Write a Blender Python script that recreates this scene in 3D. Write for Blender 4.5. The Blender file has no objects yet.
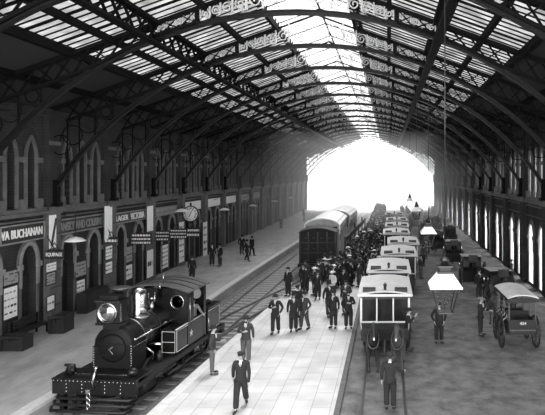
import bpy, bmesh, math, random
from math import sin, cos, pi, sqrt, radians
from mathutils import Vector, Matrix
from mathutils.geometry import tessellate_polygon

S = bpy.context.scene
COL = S.collection
random.seed(7)

# ---------------------------------------------------------------- camera, sky, sun, exposure
F = 560.0                       # focal length in pixels of the 545 px wide frame
CAMZ = 7.6
cam = bpy.data.cameras.new('camera')
cam.sensor_width = 36.0
cam.lens = 36.0 * F / 545.0
cam.shift_x = -(388 - 272.5) / 545.0
cam.shift_y = -(207.5 - 173) / 545.0
cam.clip_end = 600
camo = bpy.data.objects.new('camera', cam)
camo.location = (0, 0, CAMZ)
camo.rotation_euler = (pi / 2, 0, 0)
COL.objects.link(camo)
S.camera = camo

w = bpy.data.worlds.new('overcast_sky')
S.world = w
w.use_nodes = True
wn = w.node_tree.nodes
wn['Background'].inputs[0].default_value = (1, 1, 1, 1)
wn['Background'].inputs[1].default_value = 7.0

def sun(name, energy, elev, azim, angle):
    l = bpy.data.lights.new(name, 'SUN')
    l.energy = energy
    l.angle = radians(angle)
    o = bpy.data.objects.new(name, l)
    # azim 0 = light coming from +Y (far end), positive from +X
    d = Vector((-sin(radians(azim)) * cos(radians(elev)), -cos(radians(azim)) * cos(radians(elev)), -sin(radians(elev))))
    o.rotation_euler = d.to_track_quat('-Z', 'Y').to_euler()
    o.location = (0, 60, 40)
    COL.objects.link(o)
sun('hazy_sun', 20.0, 66, 8, 30)

S.view_settings.view_transform = 'Standard'
S.view_settings.look = 'None'
S.view_settings.exposure = 0.0
S.view_settings.gamma = 1.0
S.view_settings.use_curve_mapping = False
S.cycles.max_bounces = 6
S.cycles.transparent_max_bounces = 24
S.cycles.caustics_reflective = False
S.cycles.caustics_refractive = False
S.cycles.sample_clamp_indirect = 6

# ---------------------------------------------------------------- materials
MATS = {}
def mat(name, v, rough=0.7, metal=0.0, var=0.0, scale=4.0, bump=0.0, stretch=None, spec=0.5):
    if name in MATS: return MATS[name]
    m = bpy.data.materials.new(name); m.use_nodes = True
    nt = m.node_tree; b = nt.nodes['Principled BSDF']
    b.inputs['Base Color'].default_value = (v, v, v, 1)
    b.inputs['Roughness'].default_value = rough
    b.inputs['Metallic'].default_value = metal
    b.inputs['Specular IOR Level'].default_value = spec
    if var > 0 or bump > 0:
        tc = nt.nodes.new('ShaderNodeTexCoord'); mp = nt.nodes.new('ShaderNodeMapping')
        nz = nt.nodes.new('ShaderNodeTexNoise'); nz.inputs['Scale'].default_value = scale
        nz.inputs['Detail'].default_value = 5; nz.inputs['Roughness'].default_value = 0.65
        if stretch: mp.inputs['Scale'].default_value = stretch
        nt.links.new(tc.outputs['Object'], mp.inputs[0]); nt.links.new(mp.outputs[0], nz.inputs['Vector'])
        if var > 0:
            r = nt.nodes.new('ShaderNodeMapRange')
            r.inputs[1].default_value = 0.3; r.inputs[2].default_value = 0.7
            r.inputs[3].default_value = v * (1 - var); r.inputs[4].default_value = v * (1 + var)
            nt.links.new(nz.outputs[0], r.inputs[0]); nt.links.new(r.outputs[0], b.inputs['Base Color'])
        if bump > 0:
            bp = nt.nodes.new('ShaderNodeBump'); bp.inputs['Strength'].default_value = bump
            nt.links.new(nz.outputs[0], bp.inputs['Height']); nt.links.new(bp.outputs[0], b.inputs['Normal'])
    MATS[name] = m
    return m

def brick_mat(name, v, v2, mortar, bw, bh, ms=0.012, rough=0.85, plane='xy', var=0.25, nscale=1.2):
    m = bpy.data.materials.new(name); m.use_nodes = True
    nt = m.node_tree; b = nt.nodes['Principled BSDF']; b.inputs['Roughness'].default_value = rough
    b.inputs['Specular IOR Level'].default_value = 0.25
    tc = nt.nodes.new('ShaderNodeTexCoord'); sp = nt.nodes.new('ShaderNodeSeparateXYZ'); cb = nt.nodes.new('ShaderNodeCombineXYZ')
    nt.links.new(tc.outputs['Object'], sp.inputs[0])
    a, c = {'xy': (0, 1), 'yz': (1, 2), 'yx': (1, 0)}[plane]
    nt.links.new(sp.outputs[a], cb.inputs[0]); nt.links.new(sp.outputs[c], cb.inputs[1])
    br = nt.nodes.new('ShaderNodeTexBrick')
    br.inputs['Scale'].default_value = 1; br.inputs['Brick Width'].default_value = bw; br.inputs['Row Height'].default_value = bh
    br.inputs['Mortar Size'].default_value = ms
    for k, q in (('Color1', v), ('Color2', v2), ('Mortar', mortar)): br.inputs[k].default_value = (q, q, q, 1)
    nt.links.new(cb.outputs[0], br.inputs['Vector'])
    nz = nt.nodes.new('ShaderNodeTexNoise'); nz.inputs['Scale'].default_value = nscale; nz.inputs['Detail'].default_value = 6
    nt.links.new(tc.outputs['Object'], nz.inputs['Vector'])
    r = nt.nodes.new('ShaderNodeMapRange'); r.inputs[1].default_value = .3; r.inputs[2].default_value = .7
    r.inputs[3].default_value = 1 - var; r.inputs[4].default_value = 1 + var
    nt.links.new(nz.outputs[0], r.inputs[0])
    mx = nt.nodes.new('ShaderNodeVectorMath'); mx.operation = 'SCALE'
    nt.links.new(br.outputs[0], mx.inputs[0]); nt.links.new(r.outputs[0], mx.inputs['Scale'])
    nt.links.new(mx.outputs[0], b.inputs['Base Color'])
    MATS[name] = m
    return m

def glass_mat(name, tint, gloss=0.08, var=0.0):
    m = bpy.data.materials.new(name); m.use_nodes = True
    nt = m.node_tree; nt.nodes.clear()
    out = nt.nodes.new('ShaderNodeOutputMaterial'); mix = nt.nodes.new('ShaderNodeMixShader')
    t = nt.nodes.new('ShaderNodeBsdfTransparent'); g = nt.nodes.new('ShaderNodeBsdfGlossy')
    t.inputs[0].default_value = (tint, tint, tint, 1); g.inputs['Roughness'].default_value = 0.15
    mix.inputs[0].default_value = gloss
    nt.links.new(t.outputs[0], mix.inputs[1]); nt.links.new(g.outputs[0], mix.inputs[2]); nt.links.new(mix.outputs[0], out.inputs[0])
    if var > 0:
        tc = nt.nodes.new('ShaderNodeTexCoord'); nz = nt.nodes.new('ShaderNodeTexNoise')
        nz.inputs['Scale'].default_value = 1.3; nz.inputs['Detail'].default_value = 6
        nt.links.new(tc.outputs['Object'], nz.inputs['Vector'])
        r = nt.nodes.new('ShaderNodeMapRange'); r.inputs[1].default_value = .3; r.inputs[2].default_value = .7
        r.inputs[3].default_value = tint * (1 - var); r.inputs[4].default_value = min(1, tint * (1 + var))
        nt.links.new(nz.outputs[0], r.inputs[0]); nt.links.new(r.outputs[0], t.inputs[0])
    MATS[name] = m
    return m

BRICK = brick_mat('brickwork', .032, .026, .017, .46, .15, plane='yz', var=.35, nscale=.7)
STONE = mat('dressed_stone', .095, .8, var=.3, scale=2)
STONE_L = mat('pale_stone', .22, .8, var=.3, scale=2)
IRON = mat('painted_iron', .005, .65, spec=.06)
IRON_LIT = mat('scroll_iron_lit', .42, .5)  # lighter copy of the ironwork for scrolls, light on them painted in
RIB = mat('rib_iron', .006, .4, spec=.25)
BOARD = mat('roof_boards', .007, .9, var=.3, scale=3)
SLAB = brick_mat('stone_slabs', .54, .47, .30, 1.25, .62, .012, plane='yx', var=.16, nscale=.9)
PLAT = mat('left_platform_asphalt', .36, .8, var=.28, scale=1.1, stretch=(1, .4, 1))
ROAD = mat('road_dirt', .125, .85, var=.6, scale=1.6, bump=.15)
KERB = mat('kerb_stone', .10, .8, var=.25)
COPE = mat('coping_stone', .55, .75, var=.15)
BALLAST = mat('ballast', .15, .95, var=.6, scale=9, bump=.4)
SLEEPER = mat('sleeper_timber', .32, .9, var=.4, scale=6)
RAIL = mat('steel_rail', .30, .35, .8)
BLACK = mat('black_enamel', .006, .3, spec=.4)
LOCO = mat('loco_paint', .009, .25, spec=.45)
SMOKE = mat('smokebox_black', .005, .6, spec=.2)
SOOT = mat('sooty_iron', .012, .5, .2, var=.4, scale=8)
BRASS = mat('polished_brass', .42, .2, 1.0)
STEEL = mat('bright_steel', .6, .25, 1.0)
LINING = mat('lining_paint', .5, .5)
DARKWOOD = mat('dark_wood', .014, .55, var=.3, scale=5)
WOOD = mat('brown_wood', .09, .6, var=.3, scale=5)
CREAM = mat('cream_paint', .62, .5)
WHITE = mat('white_enamel', .85, .35)
PAPER = mat('poster_paper', .78, .8, var=.12)
PAPER_G = mat('grey_poster_paper', .28, .8, var=.3, scale=6)
INK = mat('ink', .03, .7)
SIGN = mat('sign_black', .02, .4)
LETTER = mat('sign_letter', .8, .6)
CANVAS = mat('roof_canvas', .62, .8, var=.12, scale=2)
CANVAS_D = mat('grey_roof_canvas', .36, .8, var=.2, scale=2)
DOOR = mat('door_paint', .02, .5)
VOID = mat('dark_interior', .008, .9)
SKIN = mat('skin', .36, .6)
HAIR = mat('hair', .03, .7)
SHOE = mat('shoe_leather', .015, .4)
CLOTH = [mat('black_wool', .014, .9), mat('charcoal_wool', .035, .9), mat('grey_wool', .085, .9), mat('grey_tweed', .18, .9, var=.2, scale=20), mat('pale_linen', .6, .9)]
SHIRT = mat('white_shirt', .7, .8)
HORSE = [mat('black_horse_coat', .015, .5), mat('bay_horse_coat', .05, .5), mat('grey_horse_coat', .45, .6, var=.3)]
LEATHER = mat('harness_leather', .012, .35)
ROOFGLASS = glass_mat('roof_glass', .32, .04, var=.25)
LANTGLASS = glass_mat('lantern_roof_glass', .55, .05, var=.25)
PANE = glass_mat('window_glass', .7, .1)
LAMPGLASS = glass_mat('lamp_glass', .93, .003)
DARKGLASS = mat('dark_window', .012, .12, spec=.8)
LENS = mat('headlamp_lens', .35, .12, .9)
GROUND = mat('outside_ground', .75, .9, var=.2, scale=.3)

# ---------------------------------------------------------------- mesh builder
class MB:
    def __init__(self):
        self.v = []; self.f = []; self.mi = []; self.mats = []; self.sm = []
    def m(self, mt):
        if mt not in self.mats: self.mats.append(mt)
        return self.mats.index(mt)
    def add(self, vs, fs, mt, T=None, smooth=False):
        k = len(self.v); i = self.m(mt)
        for p in vs:
            p = Vector(p)
            if T is not None: p = T @ p
            self.v.append(p)
        for f in fs:
            self.f.append([k + q for q in f]); self.mi.append(i); self.sm.append(smooth)
        return self
    def box(self, x0, x1, y0, y1, z0, z1, mt, T=None):
        vs = [(x, y, z) for x in (x0, x1) for y in (y0, y1) for z in (z0, z1)]
        return self.add(vs, [(0,1,3,2),(4,6,7,5),(0,4,5,1),(2,3,7,6),(0,2,6,4),(1,5,7,3)], mt, T)
    def beam(self, a, b, w, h, mt, up=(0,0,1)):
        a = Vector(a); b = Vector(b); d = (b - a); L = d.length
        if L < 1e-6: return self
        d.normalize(); u = Vector(up)
        s = d.cross(u)
        if s.length < 1e-4: u = Vector((0,1,0)); s = d.cross(u)
        s.normalize(); u = s.cross(d).normalized()
        vs = []
        for p in (a, b):
            for i, j in ((-1,-1),(1,-1),(1,1),(-1,1)):
                vs.append(p + s * (i * w / 2) + u * (j * h / 2))
        return self.add(vs, [(0,1,2,3),(7,6,5,4),(0,4,5,1),(1,5,6,2),(2,6,7,3),(3,7,4,0)], mt)
    def tube(self, pts, r, mt, n=8, closed=False, cap=True, smooth=True):
        pts = [Vector(p) for p in pts]; N = len(pts)
        rs = r if isinstance(r, (list, tuple)) else [r] * N
        vs = []; prev = None
        for i, p in enumerate(pts):
            if closed: d = pts[(i + 1) % N] - pts[i - 1]
            else: d = pts[min(i + 1, N - 1)] - pts[max(i - 1, 0)]
            d.normalize()
            if prev is None:
                u = Vector((0,0,1)) if abs(d.z) < .9 else Vector((1,0,0))
            else: u = prev
            s = d.cross(u).normalized(); u = s.cross(d).normalized(); prev = u
            for k in range(n):
                a = 2 * pi * k / n
                vs.append(p + (s * cos(a) + u * sin(a)) * rs[i])
        fs = []
        for i in range(N if closed else N - 1):
            j = (i + 1) % N
            for k in range(n):
                l = (k + 1) % n
                fs.append((i*n+k, i*n+l, j*n+l, j*n+k))
        if cap and not closed:
            fs.append(tuple(range(n))[::-1]); fs.append(tuple((N-1)*n + k for k in range(n)))
        return self.add(vs, fs, mt, None, smooth)
    def cyl(self, a, b, r, mt, n=12, smooth=True):
        return self.tube([a, b], r, mt, n, smooth=smooth)
    def lathe(self, prof, mt, c=(0,0,0), n=16, T=None, smooth=True, sx=1, sy=1):
        vs = []; fs = []; N = len(prof)
        for r, z in prof:
            for k in range(n):
                a = 2 * pi * k / n
                vs.append((c[0] + r * sx * cos(a), c[1] + r * sy * sin(a), c[2] + z))
        for i in range(N - 1):
            for k in range(n):
                l = (k + 1) % n
                fs.append((i*n+k, i*n+l, (i+1)*n+l, (i+1)*n+k))
        fs.append(tuple(range(n))[::-1]); fs.append(tuple((N-1)*n + k for k in range(n)))
        return self.add(vs, fs, mt, T, smooth)
    def sphere(self, c, r, mt, n=10, s=(1,1,1)):
        prof = [(max(1e-4, r * sin(pi * i / 6)), -r * cos(pi * i / 6)) for i in range(7)]
        T = Matrix.Translation(c) @ Matrix.Diagonal((s[0], s[1], s[2], 1))
        return self.lathe(prof, mt, (0,0,0), n, T)
    def plate(self, outer, holes, x0, x1, mt, conv, mt_side=None):
        """polygon with holes in (u,v); conv(u,v,x)->xyz; extruded x0..x1"""
        loops = [outer] + holes
        tris = tessellate_polygon([[Vector((p[0], p[1], 0)) for p in l] for l in loops])
        flat = [p for l in loops for p in l]; n = len(flat)
        vs = [conv(p[0], p[1], x0) for p in flat] + [conv(p[0], p[1], x1) for p in flat]
        fs = [tuple(t) for t in tris] + [tuple(n + q for q in reversed(t)) for t in tris]
        self.add(vs, fs, mt)
        k = 0
        ss = []
        for l in loops:
            for i in range(len(l)):
                a = k + i; b = k + (i + 1) % len(l)
                ss.append((a, b, n + b, n + a))
            k += len(l)
        self.add(vs, ss, mt_side or mt)
        return self
    def mesh(self, me, T=None, mats=None):
        k = len(self.v)
        for q in me.vertices:
            self.v.append(T @ q.co if T is not None else q.co.copy())
        ms = mats or list(me.materials)
        for p in me.polygons:
            self.f.append([k + i for i in p.vertices]); self.mi.append(self.m(ms[min(p.material_index, len(ms)-1)])); self.sm.append(p.use_smooth)
        return self
    def data(self, name):
        me = bpy.data.meshes.new(name)
        me.from_pydata([tuple(p) for p in self.v], [], self.f)
        for mt in self.mats: me.materials.append(mt)
        me.polygons.foreach_set('material_index', self.mi)
        me.polygons.foreach_set('use_smooth', self.sm)
        bm = bmesh.new(); bm.from_mesh(me)
        bmesh.ops.remove_doubles(bm, verts=bm.verts, dist=1e-5)
        bmesh.ops.recalc_face_normals(bm, faces=bm.faces)
        bm.to_mesh(me); bm.free()
        return me
    def build(self, name, parent=None, loc=None, rz=0, label=None, cat=None, group=None, kind=None):
        o = bpy.data.objects.new(name, self.data(name)); COL.objects.link(o)
        if parent is not None: o.parent = parent
        if loc is not None: o.location = loc
        if rz: o.rotation_euler = (0, 0, rz)
        tag(o, label, cat, group, kind)
        return o

def tag(o, label=None, cat=None, group=None, kind=None):
    if label: o['label'] = label
    if cat: o['category'] = cat
    if group: o['group'] = group
    if kind: o['kind'] = kind
def thing(name, label, cat, loc=(0,0,0), rz=0, group=None):
    o = bpy.data.objects.new(name, None); COL.objects.link(o)
    o.location = loc; o.rotation_euler = (0, 0, rz); o.empty_display_size = .2
    tag(o, label, cat, group); return o
def dup(o, parent=None):
    c = o.copy(); COL.objects.link(c)
    if parent is not None: c.parent = parent
    for ch in list(o.children): dup(ch, c)
    return c
def place(root, used, loc, rz, label, group=None):
    if used.get(root.name): r = dup(root)
    else: r = root; used[root.name] = True
    r.location = loc; r.rotation_euler = (0, 0, rz); r['label'] = label
    if group: r['group'] = group
    return r
USED = {}
SPLIT = {'window_pillars','window_panes','roof_seat','side_lamps','roof_posts','hooves','end_fittings','pair_of_shoes','guard_rail_hanger','footstep'}
SING = {'window_pillars':'window_pillar','window_panes':'window_pane','side_lamps':'side_lamp','roof_posts':'roof_post','hooves':'hoof','end_fittings':'end_fitting','pair_of_shoes':'shoe'}
def child(parent, name, mb, label=None):
    if name not in SPLIT: return mb.build(name, parent, label=label)
    # one object per connected group of overlapping pieces
    par = list(range(len(mb.v)))
    def fd(a):
        while par[a] != a: par[a] = par[par[a]]; a = par[a]
        return a
    for f in mb.f:
        for q in f[1:]: par[fd(q)] = fd(f[0])
    comp = {}
    for i in range(len(mb.v)): comp.setdefault(fd(i), []).append(i)
    bx = []
    for k, ids in comp.items():
        lo_ = [min(mb.v[i][a] for i in ids) - .004 for a in range(3)]; hi_ = [max(mb.v[i][a] for i in ids) + .004 for a in range(3)]
        bx.append([lo_, hi_, {k}])
    ch = True
    while ch:
        ch = False
        for a in range(len(bx)):
            for b in range(a+1, len(bx)):
                if all(bx[a][0][q] <= bx[b][1][q] and bx[b][0][q] <= bx[a][1][q] for q in range(3)):
                    for q in range(3): bx[a][0][q] = min(bx[a][0][q], bx[b][0][q]); bx[a][1][q] = max(bx[a][1][q], bx[b][1][q])
                    bx[a][2] |= bx[b][2]; bx.pop(b); ch = True; break
            if ch: break
    for _, _, ks in bx:
        m2 = MB(); mp = {}
        for k in ks:
            for i in comp[k]: mp[i] = len(m2.v); m2.v.append(mb.v[i])
        for f, mi, sm in zip(mb.f, mb.mi, mb.sm):
            if f[0] in mp: m2.f.append([mp[q] for q in f]); m2.mi.append(m2.m(mb.mats[mi])); m2.sm.append(sm)
        m2.build(SING.get(name, name), parent, label=label)


def textmesh(s, h, mt, depth=.015, fontw=None):
    c = bpy.data.curves.new('lettering', 'FONT'); c.body = s; c.size = 1; c.align_x = 'CENTER'; c.align_y = 'CENTER'; c.extrude = .02; c.offset = .01
    o = bpy.data.objects.new('lettering', c); COL.objects.link(o)
    dg = bpy.context.evaluated_depsgraph_get(); dg.update()
    me = bpy.data.meshes.new_from_object(o.evaluated_get(dg))
    bpy.data.objects.remove(o)
    if len(me.vertices):
        xs = [q.co.x for q in me.vertices]; ys = [q.co.y for q in me.vertices]
        W = max(xs) - min(xs); H = max(ys) - min(ys); cx = (max(xs)+min(xs))/2; cy = (max(ys)+min(ys))/2
        sx = (fontw / W) if fontw else h / H
        me.transform(Matrix.Diagonal((sx, h / H, 1, 1)) @ Matrix.Translation((-cx, -cy, 0)))
        me.transform(Matrix.Scale(depth / .02, 4, (0, 0, 1)))
    me.materials.clear(); me.materials.append(mt)
    return me

# ---------------------------------------------------------------- ground, platforms, road
XL, XR, XC = -17.2, 9.9, -3.65
YA, YB = 3.8, 118.1
B = 5.9
BAYS = [-1.1 + B * k for k in range(1, 21)]          # pilaster depths from 4.8
def catmull(pts, n=6):
    out = []
    for i in range(len(pts) - 1):
        p0 = Vector(pts[max(i-1,0)]); p1 = Vector(pts[i]); p2 = Vector(pts[i+1]); p3 = Vector(pts[min(i+2, len(pts)-1)])
        for k in range(n):
            t = k / n
            out.append(.5 * ((2*p1) + (-p0+p2)*t + (2*p0-5*p1+4*p2-p3)*t*t + (-p0+3*p1-3*p2+p3)*t**3))
    out.append(Vector(pts[-1])); return out
LEDGE = catmull([(-12.6,-4),(-12.2,4),(-11.9,10),(-11.4,18.7),(-10.95,25),(-10.65,31),(-10.6,38),(-10.25,50),(-9.9,62),(-9.2,80),(-8.4,100),(-7.6,119)])
CEDGE = catmull([(-8.9,-4),(-8.3,6),(-7.75,14),(-7.55,18),(-7.38,22),(-7.08,26.5),(-6.8,31),(-6.4,35),(-5.7,38),(-4.8,41),(-4.0,44),(-3.7,48),(-3.4,53),(-3.05,60),(-2.8,70),(-2.6,90),(-2.3,119)])
TR1 = catmull([(-11.2,4),(-10.55,10),(-9.95,16.8),(-9.39,22.7),(-9.05,28),(-8.9,34),(-8.8,40),(-8.55,50),(-8.25,62),(-7.6,80),(-6.8,100),(-6.0,119),(-5.4,135)], 10)
TR2 = catmull([(-9.3,23.8),(-9.0,28),(-8.35,32),(-7.4,36),(-6.4,40),(-5.6,44),(-5.25,48),(-5.0,54),(-4.75,62),(-4.5,80),(-4.2,100),(-3.9,119),(-3.7,135)], 10)

def flat(name, poly, z0, z1, mt, **k):
    mb = MB(); mb.plate([tuple(p) for p in poly], [], z0, z1, mt, lambda u, v, x: (u, v, x))
    return mb.build(name, kind='structure', **k)
flat('floor', [(XL-.3,-4)] + [tuple(p) for p in LEDGE] + [(XL-.3,119)], -.62, 0, PLAT, label='grey asphalt platform along the left wall')
flat('floor', [(-1.72,-4),(-1.72,119)] + [tuple(p) for p in reversed(CEDGE)], -.62, 0, SLAB, label='pale slab-paved middle platform')
flat('floor', [(-1.54,-4),(XR+.3,-4),(XR+.3,119),(-1.54,119)], -.7, -.15, ROAD, label='earthen cab road along the right wall')
flat('floor', [(-13.5,-4),(-2,-4),(-2,119),(-7.5,119),(-13.5,40)], -.8, -.6, BALLAST, label='ballast bed under the tracks')
mb = MB(); mb.box(-1.72, -1.54, -4, 119, -.62, .012, KERB); mb.build('trim_1', kind='structure', label='stone kerb between middle platform and cab road')
def strip(line, off, w, z0, z1, mt, name, lab):
    mb = MB(); L = []; R = []
    for i, p in enumerate(line):
        d = (line[min(i+1,len(line)-1)] - line[max(i-1,0)]).normalized(); nrm = Vector((d.y, -d.x))
        L.append(p + nrm * off); R.append(p + nrm * (off + w))
    n = len(line); vs = []
    for a, b in zip(L, R):
        vs += [(a.x,a.y,z0),(b.x,b.y,z0),(b.x,b.y,z1),(a.x,a.y,z1)]
    fs = []
    for i in range(n-1):
        for k in range(4):
            l = (k+1) % 4; fs.append((i*4+k, i*4+l, (i+1)*4+l, (i+1)*4+k))
    fs += [(0,1,2,3), tuple((n-1)*4+k for k in (3,2,1,0))]
    mb.add(vs, fs, mt); return mb.build(name, kind='structure', label=lab)
strip(LEDGE, -.4, .42, -.1, .015, COPE, 'trim_2', 'stone coping along the edge of the left platform')
strip(CEDGE, -.02, .4, -.1, .015, COPE, 'trim_3', 'stone coping along the edge of the middle platform')
mb = MB(); mb.box(-150, 150, -60, 400, -1.2, -.82, GROUND); mb.build('ground', kind='structure', label='pale open ground outside the shed')

# tracks
def railmesh(line, off):
    mb = MB(); n = len(line); vs = []; fs = []
    prof = [(-.06,-.17),(.06,-.17),(.02,-.12),(.035,-.03),(.035,0),(-.035,0),(-.035,-.03),(-.02,-.12)]
    for i, p in enumerate(line):
        d = (line[min(i+1,n-1)] - line[max(i-1,0)]).normalized(); nrm = Vector((d.y,-d.x))
        for a, z in prof:
            q = p + nrm * (off + a); vs.append((q.x, q.y, -.45 + z))
    m = len(prof)
    for i in range(n-1):
        for k in range(m):
            l = (k+1) % m; fs.append((i*m+k, i*m+l, (i+1)*m+l, (i+1)*m+k))
    fs += [tuple(range(m)), tuple((n-1)*m+k for k in range(m))[::-1]]
    return mb.add(vs, fs, RAIL)
SLM = MB().box(-1.25, 1.25, -.12, .12, -.1, 0, SLEEPER).data('sleeper')
def track(name, line, lab, ymin, step=.75, maxn=90):
    t = thing(name, lab, 'railway track', (0,0,0))
    child(t, 'rail', railmesh(line, -.72)); child(t, 'rail', railmesh(line, .72))
    acc = 0; last = line[0]; cnt = 0
    for i in range(1, len(line)):
        seg = line[i] - line[i-1]; L = seg.length; s = step - acc
        while s < L and cnt < maxn:
            p = line[i-1] + seg * (s / L)
            if p.y > ymin:
                o = bpy.data.objects.new('sleeper', SLM); COL.objects.link(o); o.parent = t
                o.location = (p.x, p.y, -.575 + .0); o.rotation_euler = (0, 0, -math.atan2(seg.x, seg.y) + random.uniform(-.02,.02)); cnt += 1
            s += step
        acc = (acc + L) % step
    return t
track('railway_track', TR1, 'curved railway track under the tank engine beside the left platform', 17)
track('railway_track', TR2, 'railway track branching right to the dark goods van', 33)
t = thing('tram_track', 'pair of rails set flush in the cab road under the horse omnibuses', 'tram track')
for x in (-.86, .57): child(t, 'rail', MB().box(x-.05, x+.05, -4, 119, -.2, -.135, mat('dark_rail', .06, .4, .3)))

# ---------------------------------------------------------------- side walls
def arch_pts(c, hw, v0, vs_, vt, n=8, pointed=False):
    pts = [(c - hw, v0), (c + hw, v0), (c + hw, vs_)]
    if pointed:
        H = vt - vs_; R = (hw*hw + H*H) / (2*hw)
        for side in (1, -1):
            rng = range(1, n) if side == 1 else range(n - 1, 0, -1)
            if side == -1: pts.append((c, vt))
            for i in rng:
                v = H * i / n; dx = sqrt(max(0, R*R - v*v)) - (R - hw)
                pts.append((c + side * dx, vs_ + v))
    else:
        for i in range(1, 2*n): 
            a = pi * i / (2*n); pts.append((c + hw * cos(a), vs_ + (vt - vs_) * sin(a)))
    pts.append((c - hw, vs_)); return pts
TOP = 10.83
def bay_wall(side):
    """one 5.9 m bay, u from 0 (pilaster centre) to B"""
    X = XL if side < 0 else XR
    sg = 1 if side < 0 else -1           # direction into the shed
    conv = lambda u, v, x: (sg * x, u, v)
    mb = MB()
    pt = side > 0
    doors = [arch_pts(c, .58, .02, 3.3, 4.15, pointed=pt) for c in (1.62, 4.28)]
    ups = [arch_pts(c, .34, 5.95, 8.3, 9.3, pointed=True) for c in (1.5, 2.95, 4.4)]
    mb.plate([(0,-.6),(B,-.6),(B,TOP),(0,TOP)], doors + ups, -.6, 0, BRICK, conv, None if side < 0 else mat('brightened_reveal', .6, .8))  # right-hand reveals coloured pale to stand in for bright daylight
    def ring(c, hw, wd, v0, vs_, vt, ptd, x0, x1, mt):
        o = arch_pts(c, hw + wd, v0, vs_, vt + wd * 1.1, pointed=ptd); i = arch_pts(c, hw, v0 - .001, vs_, vt, pointed=ptd)
        # open at the bottom: build as strip polygon
        oo = o[2:] ; ii = i[2:]
        poly = [(c + hw + wd, v0)] + oo + [(c - hw - wd, v0), (c - hw, v0)] + ii[::-1] + [(c + hw, v0)]
        mb.plate(poly, [], x0, x1, mt, conv)
    for c in (1.62, 4.28):
        ring(c, .58, .16, 2.2, 3.3, 4.15, pt, 0, .10, STONE_L if side < 0 else STONE)
        ring(c, .74, .12, 2.9, 3.3, 4.33, pt, 0, .05, STONE)
        for s_ in (-1, 1):
            mb.plate([(c+s_*.56,3.05),(c+s_*.86,3.05),(c+s_*.86,3.3),(c+s_*.56,3.3)], [], 0, .15, STONE_L if side<0 else STONE, conv)
            mb.plate([(c+s_*.58,0),(c+s_*.74,0),(c+s_*.74,2.2),(c+s_*.58,2.2)], [], 0, .06, STONE, conv)
    for c in (1.5, 2.95, 4.4):
        ring(c, .34, .12, 5.95, 8.3, 9.3, True, 0, .12, STONE)
    for c in (.95, 2.22, 3.68, 4.95):
        mb.plate([(c-.17,5.9),(c+.17,5.9),(c+.17,6.35),(c-.17,6.35)], [], 0, .22, STONE, conv)
        mb.plate([(c-.2,8.1),(c+.2,8.1),(c+.2,8.35),(c-.2,8.35)], [], 0, .2, STONE, conv)
    # big relieving arch over each bay
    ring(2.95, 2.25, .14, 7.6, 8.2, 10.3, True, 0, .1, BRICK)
    # cornices
    for v0, v1, d, mt in ((5.55,5.72,.34,STONE),(5.72,5.9,.2,STONE),(5.3,5.38,.12,STONE),(10.45,10.80,.15,BRICK),(4.62,4.68,.08,STONE)):
        mb.plate([(0.45,v0),(B-.45,v0),(B-.45,v1),(0.45,v1)], [], 0, d, mt, conv)
    # half pilasters at both ends (banded)
    for a, b in ((0, .45), (B-.45, B)):
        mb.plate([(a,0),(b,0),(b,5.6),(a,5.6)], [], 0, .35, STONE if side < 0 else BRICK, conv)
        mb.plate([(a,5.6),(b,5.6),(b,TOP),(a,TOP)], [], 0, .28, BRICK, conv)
        mb.plate([(a,5.55),(b,5.55),(b,5.9),(a,5.9)], [], 0, .5, STONE, conv)
        for v in (.9, 1.8, 2.7, 3.6, 4.5): mb.plate([(a,v),(b,v),(b,v+.05),(a,v+.05)], [], .35, .37, INK, conv)
        mb.plate([(a,9.0),(b,9.0),(b,9.2),(a,9.2)], [], .28, .36, STONE, conv)
    return mb.data('wall_bay'), sg, X
for side in (-1, 1):
    me, sg, X = bay_wall(side)
    nm = 'wall_left' if side < 0 else 'wall_right'
    for y in BAYS[:-1]:
        o = bpy.data.objects.new(nm, me); COL.objects.link(o); o.location = (X, y, 0); o['kind'] = 'structure'
# windows & doors
conv = lambda u, v, x: (x, u, v)
wl = MB()
for c in (1.5, 2.95, 4.4): wl.plate(arch_pts(c, .36, 5.93, 8.3, 9.32, pointed=True), [], -.42, -.38, DARKGLASS, conv)
wlm = wl.data('window_left')
fr = MB()
for c in (1.5, 2.95, 4.4):
    fr.box(-.37, -.33, c-.02, c+.02, 5.95, 9.2, DARKWOOD)
    for v in (6.8, 7.6, 8.3): fr.box(-.37, -.33, c-.34, c+.34, v-.02, v+.02, DARKWOOD)
frm = fr.data('window_frame')
wr = MB()
for c in (1.5, 2.95, 4.4): wr.plate(arch_pts(c, .36, 5.93, 8.3, 9.32, pointed=True), [], -.42, -.40, PANE, conv)
wrm = wr.data('window_right')
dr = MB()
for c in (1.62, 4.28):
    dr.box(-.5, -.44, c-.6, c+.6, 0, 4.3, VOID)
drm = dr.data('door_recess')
leaf = MB()
leaf.box(-.42, -.36, -.57, .57, 0, 2.6, DOOR)
for a in (-.5, .06):
    for z in (.2, 1.1): leaf.box(-.37, -.345, a, a+.44, z, z+.75, DARKWOOD)
leaf.box(-.42, -.36, -.57, .57, 2.6, 2.75, DARKWOOD)
leafm = leaf.data('door_leaf')
nwin = 0; ndoor = 0
for i, y in enumerate(BAYS[:-1]):
    nwin += 1
    for X, me, rz in ((XL, wlm, 0), (XR, wrm, pi)):
        o = bpy.data.objects.new('window_%d' % (nwin if X == XL else nwin + 40), me); COL.objects.link(o)
        o.location = (X, y + (B if rz else 0), 0); o.rotation_euler = (0,0,rz); o['kind'] = 'structure'
        f_ = bpy.data.objects.new('window_frame', frm); COL.objects.link(f_); f_.parent = o
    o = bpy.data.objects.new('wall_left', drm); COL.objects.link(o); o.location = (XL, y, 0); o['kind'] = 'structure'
    for c in (1.62, 4.28):
        ndoor += 1
        o = bpy.data.objects.new('door_%d' % ndoor, leafm); COL.objects.link(o); o.location = (XL, y + c, 0); o['kind'] = 'structure'
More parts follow.
